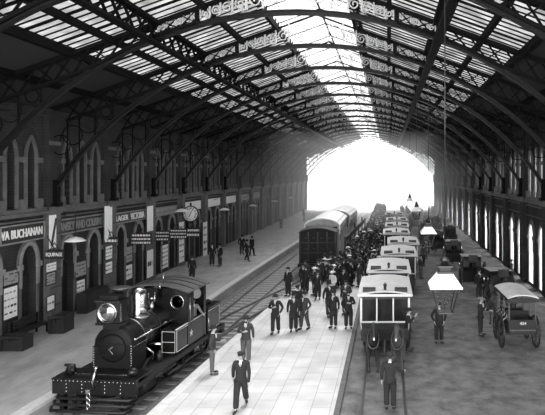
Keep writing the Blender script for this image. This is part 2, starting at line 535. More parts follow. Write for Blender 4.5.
# rooms behind the left wall (solid backing so that no light leaks)
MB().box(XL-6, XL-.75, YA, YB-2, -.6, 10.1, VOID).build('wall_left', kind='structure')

# ---------------------------------------------------------------- roof
def RY(h): return CAMZ + 8.05 - .36 * abs(h)          # roof surface height
AR, AC = 15.6, CAMZ + 6.35 - 15.6
def AY(h): return AC + sqrt(AR*AR - h*h)
y0r, y1r = BAYS[0], BAYS[-1]
def slope_panel(name, h0, h1, mt, th, off=0.0, label=None, y0=y0r-.6, y1=y1r+.6):
    mb = MB()
    vs = []
    for y in (y0, y1):
        for h in (h0, h1):
            for t_ in (0, th): vs.append((XC + h, y, RY(h) + off + t_))
    mb.add(vs, [(0,1,3,2),(4,6,7,5),(0,4,5,1),(2,3,7,6),(0,2,6,4),(1,5,7,3)], mt)
    return mb.build(name, kind='structure', label=label)
for sg in (-1, 1):
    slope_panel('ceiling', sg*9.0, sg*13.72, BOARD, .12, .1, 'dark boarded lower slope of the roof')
    slope_panel('ceiling', sg*2.0, sg*9.0, ROOFGLASS, .015, .12, 'glazed slope of the roof')
    # lantern glazing, raised
    slope_panel('ceiling', sg*.02, sg*2.3, LANTGLASS, .015, .75, 'raised ridge glazing of the roof')
# glazing bars, one object per bay
def bars():
    mb = MB()
    for sg in (-1, 1):
        n = 12
        for k in range(n):
            y = B * (k + .5) / n
            wd = .17 if k % 4 == 1 else .05
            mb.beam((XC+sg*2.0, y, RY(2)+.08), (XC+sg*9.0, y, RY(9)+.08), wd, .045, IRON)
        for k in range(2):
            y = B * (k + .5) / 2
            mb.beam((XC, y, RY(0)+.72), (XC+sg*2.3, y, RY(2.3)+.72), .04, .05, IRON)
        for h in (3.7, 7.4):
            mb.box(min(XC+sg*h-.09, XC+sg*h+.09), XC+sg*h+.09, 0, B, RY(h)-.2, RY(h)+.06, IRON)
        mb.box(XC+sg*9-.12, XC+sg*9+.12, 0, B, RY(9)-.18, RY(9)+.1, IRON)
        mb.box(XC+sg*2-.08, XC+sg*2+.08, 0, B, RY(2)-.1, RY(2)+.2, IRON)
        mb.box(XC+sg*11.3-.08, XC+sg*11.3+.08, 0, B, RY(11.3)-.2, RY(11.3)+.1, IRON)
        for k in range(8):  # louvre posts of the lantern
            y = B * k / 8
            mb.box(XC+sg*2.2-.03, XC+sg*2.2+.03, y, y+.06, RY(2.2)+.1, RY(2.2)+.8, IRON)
    mb.box(XC-.04, XC+.04, 0, B, RY(0)+.68, RY(0)+.77, IRON)
    return mb.data('glazing_bars')
bm_ = bars()
for i, y in enumerate(BAYS[:-1]):
    o = bpy.data.objects.new('ceiling', bm_); COL.objects.link(o); o.location = (0, y, 0); o['kind'] = 'structure'
# longitudinal lattice girders at h = 5.6
def girder():
    mb = MB(); h = 5.6; z1 = RY(h)+.02; z0 = z1 - .95
    mb.box(-.17, .17, 0, B, z1-.14, z1, IRON); mb.box(-.17, .17, 0, B, z0, z0+.12, IRON)
    n = 6
    for k in range(n):
        a = B*k/n; b = B*(k+1)/n
        mb.beam((0.02,a,z0+.05),(0.02,b,z1-.05), .07,.09, IRON, (1,0,0)); mb.beam((-.02,a,z1-.05),(-.02,b,z0+.05), .07,.09, IRON, (1,0,0))
    return mb.data('lattice_girder')
gm = girder()
for sg, nm in ((-1, 'left'), (1, 'right')):
    t = thing('lattice_girder', 'lattice iron purlin girder running the shed\'s length on the %s roof slope' % nm, 'roof girder', (XC+sg*5.6, y0r, 0))
    for i in range(len(BAYS)-1):
        o = bpy.data.objects.new('lattice_panel', gm); COL.objects.link(o); o.parent = t; o.location = (0, B*i, 0)
# trusses
def arch_rib():
    mb = MB(); N = 56; vs = []; hm = 13.15
    for i in range(N+1):
        h = -hm + 2*hm*i/N
        n = Vector((h, 0, sqrt(AR*AR-h*h))).normalized()
        p = Vector((XC+h, 0, AY(h)))
        for y, d in ((-.1,0),(.1,0),(.1,.04),(.03,.04),(.03,.17),(.1,.17),(.1,.21),(-.1,.21),(-.1,.17),(-.03,.17),(-.03,.04),(-.1,.04)):
            vs.append(p + Vector((0,y,0)) + n*d)
    m = 12; fs = []
    for i in range(N):
        for k in range(m):
            l = (k+1)%m; fs.append((i*m+k,i*m+l,(i+1)*m+l,(i+1)*m+k))
    fs += [tuple(range(m)), tuple(N*m+k for k in range(m))[::-1]]
    mb.add(vs, fs, RIB)
    # wall posts carrying the rib
    for sg in (-1, 1):
        x = XC + sg*13.2
        z = AY(13.15)
        mb.box(x-.16, x+.16, -.14, .14, 6.0, z+.5, IRON)
        mb.box(x-.25, x+.25, -.22, .22, 5.9, 6.1, IRON)
    return mb
def lattice():
    mb = MB()
    for sg in (-1, 1):
        H0, H1 = 1.0, 13.1
        top = lambda h: Vector((XC+sg*h, 0, RY(h)-.02)); 
        def bot(h): return Vector((XC+sg*h, 0, max(RY(h)-.85, AY(h)+.2)))
        mb.beam(top(2.1), top(13.5), .3, .16, IRON); mb.beam(top(0), top(2.1), .08, .08, IRON)
        hs = [4 + .72*k for k in range(13)]
        for a, b in zip(hs, hs[1:]):
            mb.beam(bot(a), bot(b), .24, .12, IRON)
            mb.beam(bot(a), top(b), .05, .10, IRON, (0,1,0)); mb.beam(top(a), bot(b), .05, .10, IRON, (0,1,0))
        mb.beam(top(4.0), bot(4.0), .2, .1, IRON, (0,1,0))
    return mb
def scrolls():
    """spandrel scrollwork between arch and rafter near the crown"""
    out = []
    for sg in (-1, 1):
        mb = MB(); h = 5.4
        while h > .9:
            gap = RY(h) - .1 - (AY(h) + .29)
            r = max(.16, gap * .46)
            c = Vector((XC+sg*h, 0, AY(h)+.29+gap/2))
            mb.box(c.x+sg*r*1.0-.035, c.x+sg*r*1.0+.035, -.05, .05, c.z-gap/2, c.z+gap/2, IRON_LIT)
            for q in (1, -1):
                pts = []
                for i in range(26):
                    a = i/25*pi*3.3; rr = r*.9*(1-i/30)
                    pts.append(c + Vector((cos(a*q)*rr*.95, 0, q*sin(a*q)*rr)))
                if q == 1: mb.tube(pts, .035, IRON_LIT, 5)
            mb.tube([c + Vector((-sg*r*.2, 0, r)), c + Vector((-sg*r*.75, 0, r*.8)), c+Vector((-sg*r*.95,0,r*.35)), c+Vector((-sg*r*.6,0,r*.45))], .03, IRON_LIT, 5)
            mb.tube([c + Vector((-sg*r*.2, 0, -r)), c + Vector((-sg*r*.75, 0, -r*.8)), c+Vector((-sg*r*.95,0,-r*.35)), c+Vector((-sg*r*.6,0,-r*.45))], .03, IRON_LIT, 5)
            h -= r*2.08
        out.append(mb)
    return out
def brackets():
    out = []
    for sg in (-1, 1):
        mb = MB(); out.append(mb)
        mb.tube([Vector((XC+sg*(10+.33*i), 0, AY(10+.33*i)+.27)) for i in range(10)], .03, IRON, 5)
        # curved tie with quatrefoil rings between rib foot and wall
        x1 = XC + sg*13.4
        for k, hh in enumerate((12.6, 12.0, 11.2, 10.3)):
            zt = RY(hh) - .9; zb = AY(hh) + .3
            if zt - zb > .15:
                mb.beam((XC+sg*hh,0,zb),(XC+sg*hh,0,zt), .06,.06, IRON)
            r = min(.5, max(.12, (zt-zb)/2*.8))
            c = Vector((XC+sg*(hh+.35),0,(zt+zb)/2))
            mb.tube([c+Vector((cos(a*pi/6)*r,0,sin(a*pi/6)*r)) for a in range(12)], .03, IRON, 5, closed=True)
    return out
T0 = thing('roof_truss', '', 'roof truss', (0,0,0), group='iron arched trusses of the train shed')
child(T0, 'arch_rib', arch_rib()); child(T0, 'lattice_rafter', lattice())
for mb in scrolls(): child(T0, 'scrollwork', mb, 'curled scrollwork filling the crown, its lit look painted pale')
for mb in brackets(): child(T0, 'wall_bracket', mb)
ords = 'first second third fourth fifth sixth seventh eighth ninth tenth eleventh twelfth thirteenth fourteenth fifteenth sixteenth seventeenth'.split()
for i, y in enumerate(BAYS):
    r = T0 if i == 0 else dup(T0)
    r.location = (0, y, 0)
    k = i - 3
    if k < 0: r['label'] = 'iron arched roof truss overhead, above and behind the near hanging lantern'
    elif k < 17: r['label'] = 'iron arched roof truss, %s complete crown arc counting away from the viewer' % ords[k]
    if k == 0: r['label'] = 'nearest iron arched roof truss, its crown arc cut by the top of the view'
    if i == len(BAYS)-1: r['label'] = 'last iron arched roof truss, rimming the bright far opening'

# ---------------------------------------------------------------- people
def skinmesh(nodes, edges, mt, sub=1, name='body'):
    me = bpy.data.meshes.new(name)
    me.from_pydata([n[0] for n in nodes], edges, [])
    o = bpy.data.objects.new(name, me); COL.objects.link(o)
    md = o.modifiers.new('s', 'SKIN'); md.use_smooth_shade = True
    for i, n in enumerate(nodes):
        r = n[1]; r = (r, r) if not isinstance(r, tuple) else r
        me.skin_vertices[0].data[i].radius = r
        me.skin_vertices[0].data[i].use_root = (i == 0)
    if sub: 
        s = o.modifiers.new('u', 'SUBSURF'); s.levels = sub
    dg = bpy.context.evaluated_depsgraph_get(); dg.update()
    out = bpy.data.meshes.new_from_object(o.evaluated_get(dg))
    out.materials.clear(); out.materials.append(mt)
    bpy.data.objects.remove(o)
    return out

def human(pose, fine):
    """returns dict of part meshes; figure faces -Y, 1.72 m tall"""
    st = pose.get('stride', 0)            # + : right leg forward
    lean = pose.get('lean', 0)
    ht = pose.get('turn', 0)
    J = {}
    J['pel'] = Vector((0,0,.93)); J['sp'] = Vector((0,-.01-lean*.3,1.14)); J['ch'] = Vector((0,-lean*.6,1.33))
    J['nk'] = Vector((0,-lean*.8,1.47)); J['hb'] = Vector((0,-.022-lean,1.56)); J['hd'] = Vector((0,-.02-lean,1.63)); J['cr'] = Vector((0,-.01-lean,1.69))
    for s, n in ((-1,'r'),(1,'l')):       # person's right is -X when facing -Y
        f = st * (-1 if s == -1 else 1)
        J['hip'+n] = Vector((s*.09,0,.88))
        J['kn'+n] = Vector((s*.1, f*.14 - abs(f)*.04, .49)); J['an'+n] = Vector((s*.1, f*.30 + (.05 if f>0 else 0), .09 + (.06 if f > .5 else 0)))
        J['to'+n] = J['an'+n] + Vector((s*.03,-.15,-.05))
        J['sh'+n] = Vector((s*.175, -lean*.7, 1.42))
        a = pose.get('arm'+n, 'down')
        sw = -f*.18
        if a == 'down':
            J['el'+n] = Vector((s*.235, .03+sw*.6, 1.13)); J['wr'+n] = Vector((s*.245, -.04+sw*1.4, .88)); hd = Vector((0,-.02,-1))
        elif a == 'pocket':
            J['el'+n] = Vector((s*.29, .08, 1.14)); J['wr'+n] = Vector((s*.19, -.08, .93)); hd = Vector((-s*.3,-.2,-1))
        elif a == 'chest':
            J['el'+n] = Vector((s*.27, .0, 1.14)); J['wr'+n] = Vector((s*.08, -.2, 1.22)); hd = Vector((-s*1,-.2,.3))
        elif a == 'out':
            J['el'+n] = Vector((s*.3, -.08, 1.16)); J['wr'+n] = Vector((s*.36, -.3, 1.08)); hd = Vector((s*.2,-1,0))
        elif a == 'up':
            J['el'+n] = Vector((s*.33, -.1, 1.3)); J['wr'+n] = Vector((s*.3, -.3, 1.5)); hd = Vector((0,-.5,1))
        hd.normalize(); J['hd_'+n] = hd
    # body
    nodes = [(J['pel'], (.09,.06)), (J['sp'], (.09,.06)), (J['ch'], (.11,.07)), (J['nk'], .042), (J['hb'], (.058,.062)), (J['hd'], (.076,.088)), (J['cr'], (.055,.068))]
    edges = [(0,1),(1,2),(2,3),(3,4),(4,5),(5,6)]
    if fine:
        nodes.append((J['hd'] + Vector((0,-.105,-.02)), .013)); edges.append((5, 7))     # nose
    def chain(start, items):
        k = start
        for it in items:
            nodes.append(it); edges.append((k, len(nodes)-1)); k = len(nodes)-1
        return k
    for n, s in (('r',-1),('l',1)):
        chain(0, [(J['hip'+n], .08), (J['kn'+n], .055), (J['an'+n], .036), (J['to'+n], (.035,.025))])
        k = chain(2, [(J['sh'+n], .05), (J['el'+n], .036), (J['wr'+n], .024)])
        hd = J['hd_'+n]; side = Vector((0,1,0)) if abs(hd.z) > .6 else Vector((0,0,1))
        palm = J['wr'+n] + hd*.07
        if fine:
            kp = chain(k, [(palm, (.030,.016))])
            for q, (off, L) in enumerate(((-.027,.075),(-.009,.085),(.009,.08),(.027,.062))):
                b = palm + side*off + hd*.02
                cu = Vector((-s*.014,0,0)) if abs(hd.z) > .6 else Vector((0,0,-.014))
                chain(kp, [(b, .0095), (b + hd*L*.5 + cu*.4, .0085), (b + hd*L + cu*1.6, .0065)])
            tb = J['wr'+n] + hd*.03 - side*.03
            chain(k, [(tb, .011), (tb + hd*.03 - side*.02, .009), (tb + hd*.06 - side*.024, .007)])
        else:
            chain(k, [(palm, (.03,.018)), (palm + hd*.09, (.02,.012))])
    out = {}
    out['body'] = skinmesh(nodes, edges, SKIN, 1)
    # trousers
    tn = [(J['pel']+Vector((0,0,.06)), (.165,.125))]; te = []
    for n in 'rl':
        k = 0
        for p, r in ((J['hip'+n]+Vector((0,0,-.05)), (.108,.12)), (J['kn'+n], (.082,.09)), (J['an'+n]+Vector((0,0,.0)), (.068,.085))):
            tn.append((p, r)); te.append((k, len(tn)-1)); k = len(tn)-1
    out['trousers'] = skinmesh(tn, te, CLOTH[1], 1)
    # jacket
    low = .76 if not pose.get('long') else .52
    jn = [(Vector((0,-lean*.3,1.12)), (.165,.12)), (Vector((0,-lean*.6,1.32)), (.18,.13)), (Vector((0,-lean*.75,1.445)), (.08,.07)), (Vector((0,.0,.95)), (.18,.14)), (Vector((0,st*.0,low)), (.21,.165) if low > .6 else (.215,.2))]
    je = [(0,1),(1,2),(0,3),(3,4)]
    if low < .6: jn[3] = (Vector((0,0,.9)), (.175,.135))
    for n in 'rl':
        hd = J['hd_'+n]
        k = 1
        for p, r in ((J['sh'+n], .07), (J['el'+n], .056), (J['wr'+n], .043)):
            jn.append((p, r)); je.append((k, len(jn)-1)); k = len(jn)-1
    out['jacket'] = skinmesh(jn, je, CLOTH[0], 1)
    mb = MB()
    for n in 'rl':
        a = J['an'+n]; tip = J['to'+n] + Vector((0,-.05,0))
        sole = a.z - .09
        mb.tube([a+Vector((0,.05,-.045)), a+Vector((0,-.02,-.03)), J['to'+n]+Vector((0,0,.005)), tip], [.038,.045,.04,.022], SHOE, 8)
    out['shoes'] = mb
    mb = MB()
    mb.sphere(J['hd']+Vector((0,.026,.02)), .09, HAIR, 10, (.88,.92,1.0))
    if pose.get('beard'): mb.sphere(J['hd']+Vector((0,-.055,-.08)), .045, HAIR, 8, (1.1,.8,1.1))
    else: mb.sphere(J['hd']+Vector((0,-.078,-.05)), .016, HAIR, 8, (1.8,.6,.45))
    for s in (-1,1): mb.sphere(J['hd']+Vector((s*.028,-.078,.008)), .009, INK, 6)
    for s in (-1,1): mb.sphere(J['hd']+Vector((s*.078,.005,-.01)), .022, SKIN, 6, (.4,.8,1.2))
    out['hair'] = mb
    mb = MB()
    y = -lean*.55
    mb.add([(-.04,-.128+y,1.43),(.04,-.128+y,1.43),(0,-.15+y,1.29),(-.03,-.09+y,1.47),(.03,-.09+y,1.47),(0,-.09+y,1.29)], [(0,1,2),(3,5,4),(0,3,4,1),(0,2,5,3),(1,4,5,2)], SHIRT)
    mb.lathe([(.058,1.455),(.06,1.49),(.055,1.495)], SHIRT, (0,-lean*.85,0), 10)
    mb.box(-.01,.01,-.154+y,-.125+y,1.3,1.43,INK)
    out['shirt'] = mb
    c = J['hd']; mb = MB(); h = pose.get('hat','bowler'); z = c.z + .035
    o = (c.x, c.y+.008, z)
    hm = pose.get('hatmat', CLOTH[0])
    if h == 'bowler': mb.lathe([(.085,0),(.135,.005),(.14,.018),(.093,.012),(.096,.05),(.085,.095),(.05,.122),(.005,.13)], hm, o, 14, sy=1.12)
    elif h == 'cap':
        mb.lathe([(.096,0),(.098,.04),(.108,.06),(.1,.075),(.005,.085)], hm, o, 14, sy=1.05)
        mb.lathe([(.07,0),(.075,.008),(.005,.012)], hm, (c.x, c.y-.075, z+.002), 12)
    elif h == 'top': mb.lathe([(.085,0),(.135,.004),(.14,.016),(.092,.012),(.088,.1),(.096,.19),(.005,.192)], hm, o, 14, sy=1.12)
    elif h == 'straw': mb.lathe([(.085,0),(.17,.0),(.17,.012),(.092,.012),(.09,.075),(.005,.078)], hm, o, 14, sy=1.08)
    elif h == 'bonnet': mb.lathe([(.09,-.02),(.19,.01),(.19,.03),(.1,.04),(.09,.09),(.04,.13),(.005,.135)], hm, o, 14)
    out['hat'] = mb
    if pose.get('dress'):
        mb = MB(); mb.lathe([(.40,.02),(.36,.3),(.27,.7),(.18,.98),(.13,1.08)], pose['dress'], (0,.03,0), 14)
        out['skirt'] = mb
    return out
def as_mb(x, mt=None):
    if isinstance(x, MB): return x
    return MB().mesh(x, None, [mt] if mt else None)
def person(pose, label, loc, rz, coat=0, legs=1, s=1.0, group=None):
    P = human(pose, True)
    t = thing('person', label, 'person', loc, rz, group)
    t.scale = (s*1.15, s*1.15, s*1.05)
    child(t, 'body', as_mb(P['body'])); child(t, 'trousers', as_mb(P['trousers'], CLOTH[legs])); child(t, 'jacket', as_mb(P['jacket'], CLOTH[coat]))
    for k in ('shoes','hair','shirt','hat'): child(t, k if k != 'shoes' else 'pair_of_shoes', P[k])
    return t
def gpt(px, fy, z=0.0):
    k = F / ((fy - 173) / (CAMZ - z)); return ((px - 388) * k / F, k, z)

front = [
 # px, foot y, rz(0 faces camera), pose, coat, legs, label
 (241, 411, .1, dict(stride=.9, hat='cap'), 0, 0, 'man in dark uniform and peaked cap striding nearest the viewer on the platform'),
 (246, 364, .15, dict(armr='chest', arml='down', hat='bowler', beard=True, stride=-.5), 1, 2, 'bearded man in bowler and open coat walking behind the capped uniformed man'),
 (212, 376.5, 1.9, dict(armr='pocket', arml='out', hat='bowler', lean=.03), 1, 2, 'man in bowler and grey trousers standing beside the engine'),
 (275.5, 335, .0, dict(armr='chest', arml='pocket', hat='bowler', stride=.3), 0, 0, 'lone man in bowler with one hand at his chest, left of the trio'),
 (293.5, 333, .3, dict(long=True, hat='top', armr='down'), 0, 0, 'tall man in long dark overcoat and top hat, middle of the platform'),
 (304.5, 331, -.6, dict(hat='bowler', arml='pocket', stride=.4), 1, 1, 'man in bowler and short coat standing to the right of the long-overcoated man'),
 (297.5, 322, 2.9, dict(hat='cap', beard=True), 0, 1, 'man in cap standing just behind the long-overcoated man, back to the viewer'),
 (333.5, 329.5, -.3, dict(long=True, hat='bowler', armr='pocket'), 0, 0, 'man in knee-length black coat and bowler, left of the pair near the kerb'),
 (348.5, 330, .1, dict(armr='pocket', arml='chest', hat='bowler', beard=True), 0, 0, 'bearded man in dark suit and bowler beside the kerb left of the omnibus'),
 (329, 318, .4, dict(hat='top', stride=.5), 0, 1, 'man in top hat walking out of the crowd behind the knee-length coat'),
 (346, 316, -.2, dict(hat='cap', arml='chest'), 1, 0, 'man in flat cap at the crowd edge behind the kerbside bearded man'),
 (247, 262, 1.2, dict(hat='bowler', stride=.7), 0, 0, 'man walking along the far left platform near its edge, right of the clock'),
 (242, 256, .3, dict(hat='bowler', armr='pocket'), 0, 1, 'man standing alone by the left wall beyond the clock'),
 (252, 257, 2.6, dict(hat='cap', stride=.4), 0, 0, 'man in cap nearest the edge of the far left platform'),
 (212, 267, .6, dict(long=True, hat='bowler'), 0, 0, 'man in long coat under the clock, left of a waiting pair'),
 (220, 267.5, -.7, dict(hat='bowler', armr='chest'), 0, 1, 'man in bowler under the clock, right of a waiting pair'),
 (192, 283, 3.0, dict(hat='bowler'), 0, 0, 'man in bowler on the left platform just behind the engine cab roof'),
]
for px, fy, rz, pose, c, l, lab in front:
    person(pose, lab, gpt(px, fy-2.5*(fy-173)/238), rz, c, l)
road = [
 (390, 411, pi-.15, dict(hat='bowler', armr='out', long=False), 0, 0, 'man with his back to the viewer holding the omnibus horses'),
 (439, 344, .05, dict(hat='cap', armr='pocket', arml='pocket'), 0, 0, 'man in dark suit facing the viewer below the hanging lantern on the cab road'),
 (480.5, 337, 1.2, dict(hat='straw', armr='chest', arml='out', hatmat=CLOTH[3]), 0, 0, 'man in pale brimmed hat standing beside the open wagon'),
 (408, 352, 1.4, dict(hat='bowler', armr='up', arml='chest'), 0, 0, 'dark-coated driver at the right front corner of the nearest omnibus'),
 (479, 300, .5, dict(hat='bowler'), 0, 1, 'man on the cab road beside the second cab horse'),
 (505, 300, 2.5, dict(hat='cap'), 1, 0, 'man standing by the arcade ahead of the wagon'),
]
for px, fy, rz, pose, c, l, lab in road:
    person(pose, lab, gpt(px, fy-2*(fy-173)/238, -.15), rz, c, l)

# crowd
cvar = []
for k, (pose, coat, legs) in enumerate([
    (dict(hat='bowler'), 0, 0), (dict(hat='bowler', armr='pocket'), 1, 2), (dict(hat='top', long=True), 0, 0), (dict(hat='cap', stride=.5), 1, 0),
    (dict(hat='straw', hatmat=SHIRT), 0, 1), (dict(hat='bonnet', hatmat=CLOTH[3], dress=CLOTH[1]), 0, 1), (dict(hat='bonnet', hatmat=SHIRT, dress=CLOTH[3]), 3, 1),
    (dict(hat='bowler', armr='chest', stride=-.4), 2, 1), (dict(hat='straw', hatmat=CLOTH[4], arml='out'), 4, 1)]):
    P = human(pose, False); mb = MB()
    mb.mesh(P['body']); mb.mesh(P['jacket'], None, [CLOTH[coat]])
    if 'skirt' in P: 
        q = P['skirt']; mb.add(q.v, q.f, q.mats[0], None, True)
    else: mb.mesh(P['trousers'], None, [CLOTH[legs]])
    for kk in ('shoes','hair','shirt','hat'):
        q = P[kk]
        for f_, mi, sm in zip(q.f, q.mi, q.sm):
            pass
        base = len(mb.v); mb.v += q.v
        for f_, mi, sm in zip(q.f, q.mi, q.sm):
            mb.f.append([base+i for i in f_]); mb.mi.append(mb.m(q.mats[mi])); mb.sm.append(sm)
    desc = ['man in dark suit and bowler', 'man in charcoal jacket, grey trousers and bowler', 'man in long black coat and top hat', 'man in charcoal jacket and cap', 'man in dark suit and pale straw hat', 'woman in charcoal dress and grey brimmed hat', 'woman in grey dress and white brimmed hat', 'man in grey coat and bowler', 'man in pale coat and straw hat'][k]
    cvar.append((mb.data('crowd_person'), desc))
def cedge_x(y):
    for a, b in zip(CEDGE, CEDGE[1:]):
        if a.y <= y <= b.y: return a.x + (b.x-a.x)*(y-a.y)/(b.y-a.y)
    return -2.3
placed = []
for f_ in front: 
    q = gpt(f_[0], f_[1]); placed.append((q[0], q[1]))
spots = []
def try_add(x, y, d=.42):
    for a, b in placed:
        if (a-x)**2 + (b-y)**2 < d*d: return False
    placed.append((x, y)); spots.append((x, y)); return True
rc = random.Random(5)
def xmax(y): return -1.85 if y < 36.5 else (-.6 if y < 41 else (-.25 if y < 47 else -.55))
n = 0
while n < 34:      # around the buffers of the van
    y = rc.uniform(33.5, 41.8); x = rc.uniform(cedge_x(y)+.3, -1.9)
    if y < 36 and x < -4.6 and rc.random() < .5: continue
    if try_add(x, y, .52): n += 1
tries = 0
while n < 128 and tries < 20000:
    tries += 1
    y = rc.uniform(37, 58); x = rc.uniform(cedge_x(y)+.5, xmax(y))
    if try_add(x, y, .50): n += 1
tries = 0
while n < 262 and tries < 20000:
    tries += 1
    y = 55 + 22 * rc.random()**1.1; x = rc.uniform(cedge_x(y)+.5, xmax(y))
    if try_add(x, y, .48): n += 1
print('crowd', n)
wts = [8,5,3,5,2,1,1,2,1]
for x, y in spots:
    k = rc.choices(range(9), wts)[0]; me, desc = cvar[k]
    zone = 'in front of the goods van' if y < 41.8 else ('in the crowd beside the goods van' if y < 56 else 'in the far crowd towards the light')
    o = bpy.data.objects.new('person', me); COL.objects.link(o); o.location = (x, y, 0 if x < -1.5 else -.15)
    o.rotation_euler = (0, 0, rc.gauss(0, .7) if rc.random() < .7 else rc.uniform(2, 4.2)); s = rc.uniform(.94, 1.04); o.scale = (s*1.1, s*1.1, s)
    tag(o, desc + ' ' + zone, 'person', desc.replace('man in','men in') + ' ' + zone if not desc.startswith('woman') else desc.replace('woman','women') + ' ' + zone)
# a few on the road and far left platform
for x, y, rz in ((-1.0,36,.2),(2.4,41,1),(3.0,47,2.4),(2.2,55,.3),(3.6,60,0),(-.9,47,3),(2.6,68,.4),(8.6,39,1.5),(3.4,50.5,.4)):
    me, desc = cvar[rc.choice([0,1,3,7])]
    o = bpy.data.objects.new('person', me); COL.objects.link(o); o.location = (x, y, -.15); o.rotation_euler = (0,0,rz)
    tag(o, desc + ' on the cab road among the waiting vehicles', 'person', desc.replace('man in','men in') + ' on the cab road')
for x, y, rz in ((-14.5,76,.3),(-13.2,88,2),(-15,99,1)):
    me, desc = cvar[rc.choice([0,1,3,7])]
    o = bpy.data.objects.new('person', me); COL.objects.link(o); o.location = (x, y, 0); o.rotation_euler = (0,0,rz)
    tag(o, desc + ' far along the left platform', 'person', 'passengers far along the left platform')

far = MB()
for q in range(170):
    y = rc.uniform(77, 112); x = rc.uniform(-2.4, -.5) if q < 120 else rc.uniform(2.2, 8.5)
    far.mesh(cvar[rc.choices(range(9), wts)[0]][0], Matrix.Translation((x, y, 0 if x < -1.5 else -.15)) @ Matrix.Rotation(rc.gauss(0,.8), 4, 'Z'))
far.build('distant_crowd', label='tiny distant crowd dissolving in the glare near the far opening', cat='crowd', kind='stuff')

# ---------------------------------------------------------------- horses
def horse_mesh(coat, head_down=0):
    V = Vector
    n = [(V((0,.15,1.12)), (.29,.30)), (V((0,-.35,1.15)), (.27,.31)), (V((0,-.68,1.22)), (.22,.28)), (V((0,-.92,1.48-head_down)), (.13,.2)), (V((0,-1.12,1.78-head_down*1.6)), (.10,.15)), (V((0,-1.22,1.86-head_down*1.8)), (.095,.12)), (V((0,-1.40,1.70-head_down*1.9)), (.085,.09)), (V((0,-1.56,1.50-head_down*1.9)), (.06,.065)),
         (V((0,.62,1.2)), (.28,.28)), (V((0,.86,1.22)), (.18,.2))]
    e = [(0,1),(1,2),(2,3),(3,4),(4,5),(5,6),(6,7),(0,8),(8,9)]
    for s in (-1,1):
        k = 2
        for p, r in ((V((s*.17,-.62,.92)),(.10,.12)),(V((s*.17,-.6,.52)),.06),(V((s*.17,-.62,.14)),.042),(V((s*.17,-.66,.05)),.055)):
            n.append((p,r)); e.append((k,len(n)-1)); k = len(n)-1
        k = 8
        for p, r in ((V((s*.19,.66,.92)),(.13,.16)),(V((s*.19,.80,.56)),.065),(V((s*.19,.72,.14)),.045),(V((s*.19,.67,.05)),.055)):
            n.append((p,r)); e.append((k,len(n)-1)); k = len(n)-1
        n.append((V((s*.06,-1.17,2.0-head_down*1.8)),.022)); e.append((5,len(n)-1))
    return skinmesh(n, e, coat, 1, 'horse_body')
def horse(label, loc, rz, coat=0, collar=True, group=None, blaze=False):
    t = thing('horse', label, 'horse', loc, rz, group)
    o = child(t, 'body', as_mb(horse_mesh(HORSE[coat])))
    mb = MB(); mb.tube([(0,.98,1.3),(0,1.08,1.15),(0,1.1,.8),(0,1.06,.5)], [.04,.07,.08,.03], HAIR, 8); child(t, 'tail', mb)
    mb = MB()
    pts = [(0,-.62,1.56),(0,-.8,1.74),(0,-.98,1.92),(0,-1.14,2.03),(0,-1.26,1.98)]
    mb.tube(pts, [.03,.05,.06,.05,.02], HAIR, 6); child(t, 'mane', mb)
    mb = MB()
    for s in (-1,1):
        for yy in (-.67,): mb.lathe([(.06,0),(.055,.09)], SHOE, (s*.17,yy,0), 8)
        mb.lathe([(.06,0),(.055,.09)], SHOE, (s*.19,.66,0), 8)
    child(t, 'hooves', mb)
    mb = MB()
    ring = lambda cy, cz, rx, rz_, tilt: [(cos(a*pi/8)*rx, cy + sin(a*pi/8)*tilt, cz + sin(a*pi/8)*rz_) for a in range(16)]
    mb.tube(ring(-.78, 1.33, .22, .34, .16), .05, LEATHER, 6, closed=True)
    mb.tube(ring(-.1, 1.13, .31, .33, 0), .02, LEATHER, 5, closed=True)
    mb.tube(ring(-1.38, 1.72, .1, .1, .08), .012, LEATHER, 5, closed=True)
    for s in (-1,1): mb.tube([(s*.24,-.75,1.2),(s*.33,0,1.12),(s*.32,.9,1.0),(s*.3,1.3,.95)], .018, LEATHER, 5)
    child(t, 'harness', mb)
    if blaze:
        mb = MB(); mb.add([(-.035,-1.30,1.9),(.035,-1.30,1.9),(.03,-1.62,1.52),(-.03,-1.62,1.52),(-.035,-1.26,1.86),(.035,-1.26,1.86),(.03,-1.56,1.5),(-.03,-1.56,1.5)], [(0,1,2,3),(7,6,5,4),(0,4,5,1),(1,5,6,2),(2,6,7,3),(3,7,4,0)], SHIRT); child(t, 'blaze', mb, 'white blaze down the face')
    return t
horse('dark omnibus horse with white blaze, left of the front pair', (-.62, 22.45, -.15), .06, 0, blaze=True)
horse('dark omnibus horse with pale muzzle, right of the front pair', (.42, 22.35, -.15), -.08, 1, blaze=True)

# ---------------------------------------------------------------- vehicles
def wheel_mb(r, mt=DARKWOOD, spokes=12, w=.06):
    """axis along X, centred on origin"""
    mb = MB(); N = 24
    for ra, rb, ww, m_ in ((r, r*.91, w, mt), ):
        vs = []; fs = []
        for i in range(N):
            a = 2*pi*i/N
            for rr, x in ((ra,-ww/2),(ra,ww/2),(rb,ww/2),(rb,-ww/2)): vs.append((x, cos(a)*rr, sin(a)*rr))
        for i in range(N):
            j = (i+1)%N
            for k in range(4): l=(k+1)%4; fs.append((i*4+k,i*4+l,j*4+l,j*4+k))
        mb.add(vs, fs, m_, None, False)
    mb.cyl((-w*1.3,0,0),(w*1.3,0,0), r*.14, mt, 10)
    for i in range(spokes):
        a = 2*pi*i/spokes
        mb.cyl((0,cos(a)*r*.1,sin(a)*r*.1),(0,cos(a)*r*.93,sin(a)*r*.93), .018, mt, 6)
    return mb
def put(mb_mesh_name, me, parent, loc, rz=0):
    o = bpy.data.objects.new(mb_mesh_name, me); COL.objects.link(o); o.parent = parent; o.location = loc; o.rotation_euler = (0,0,rz); return o
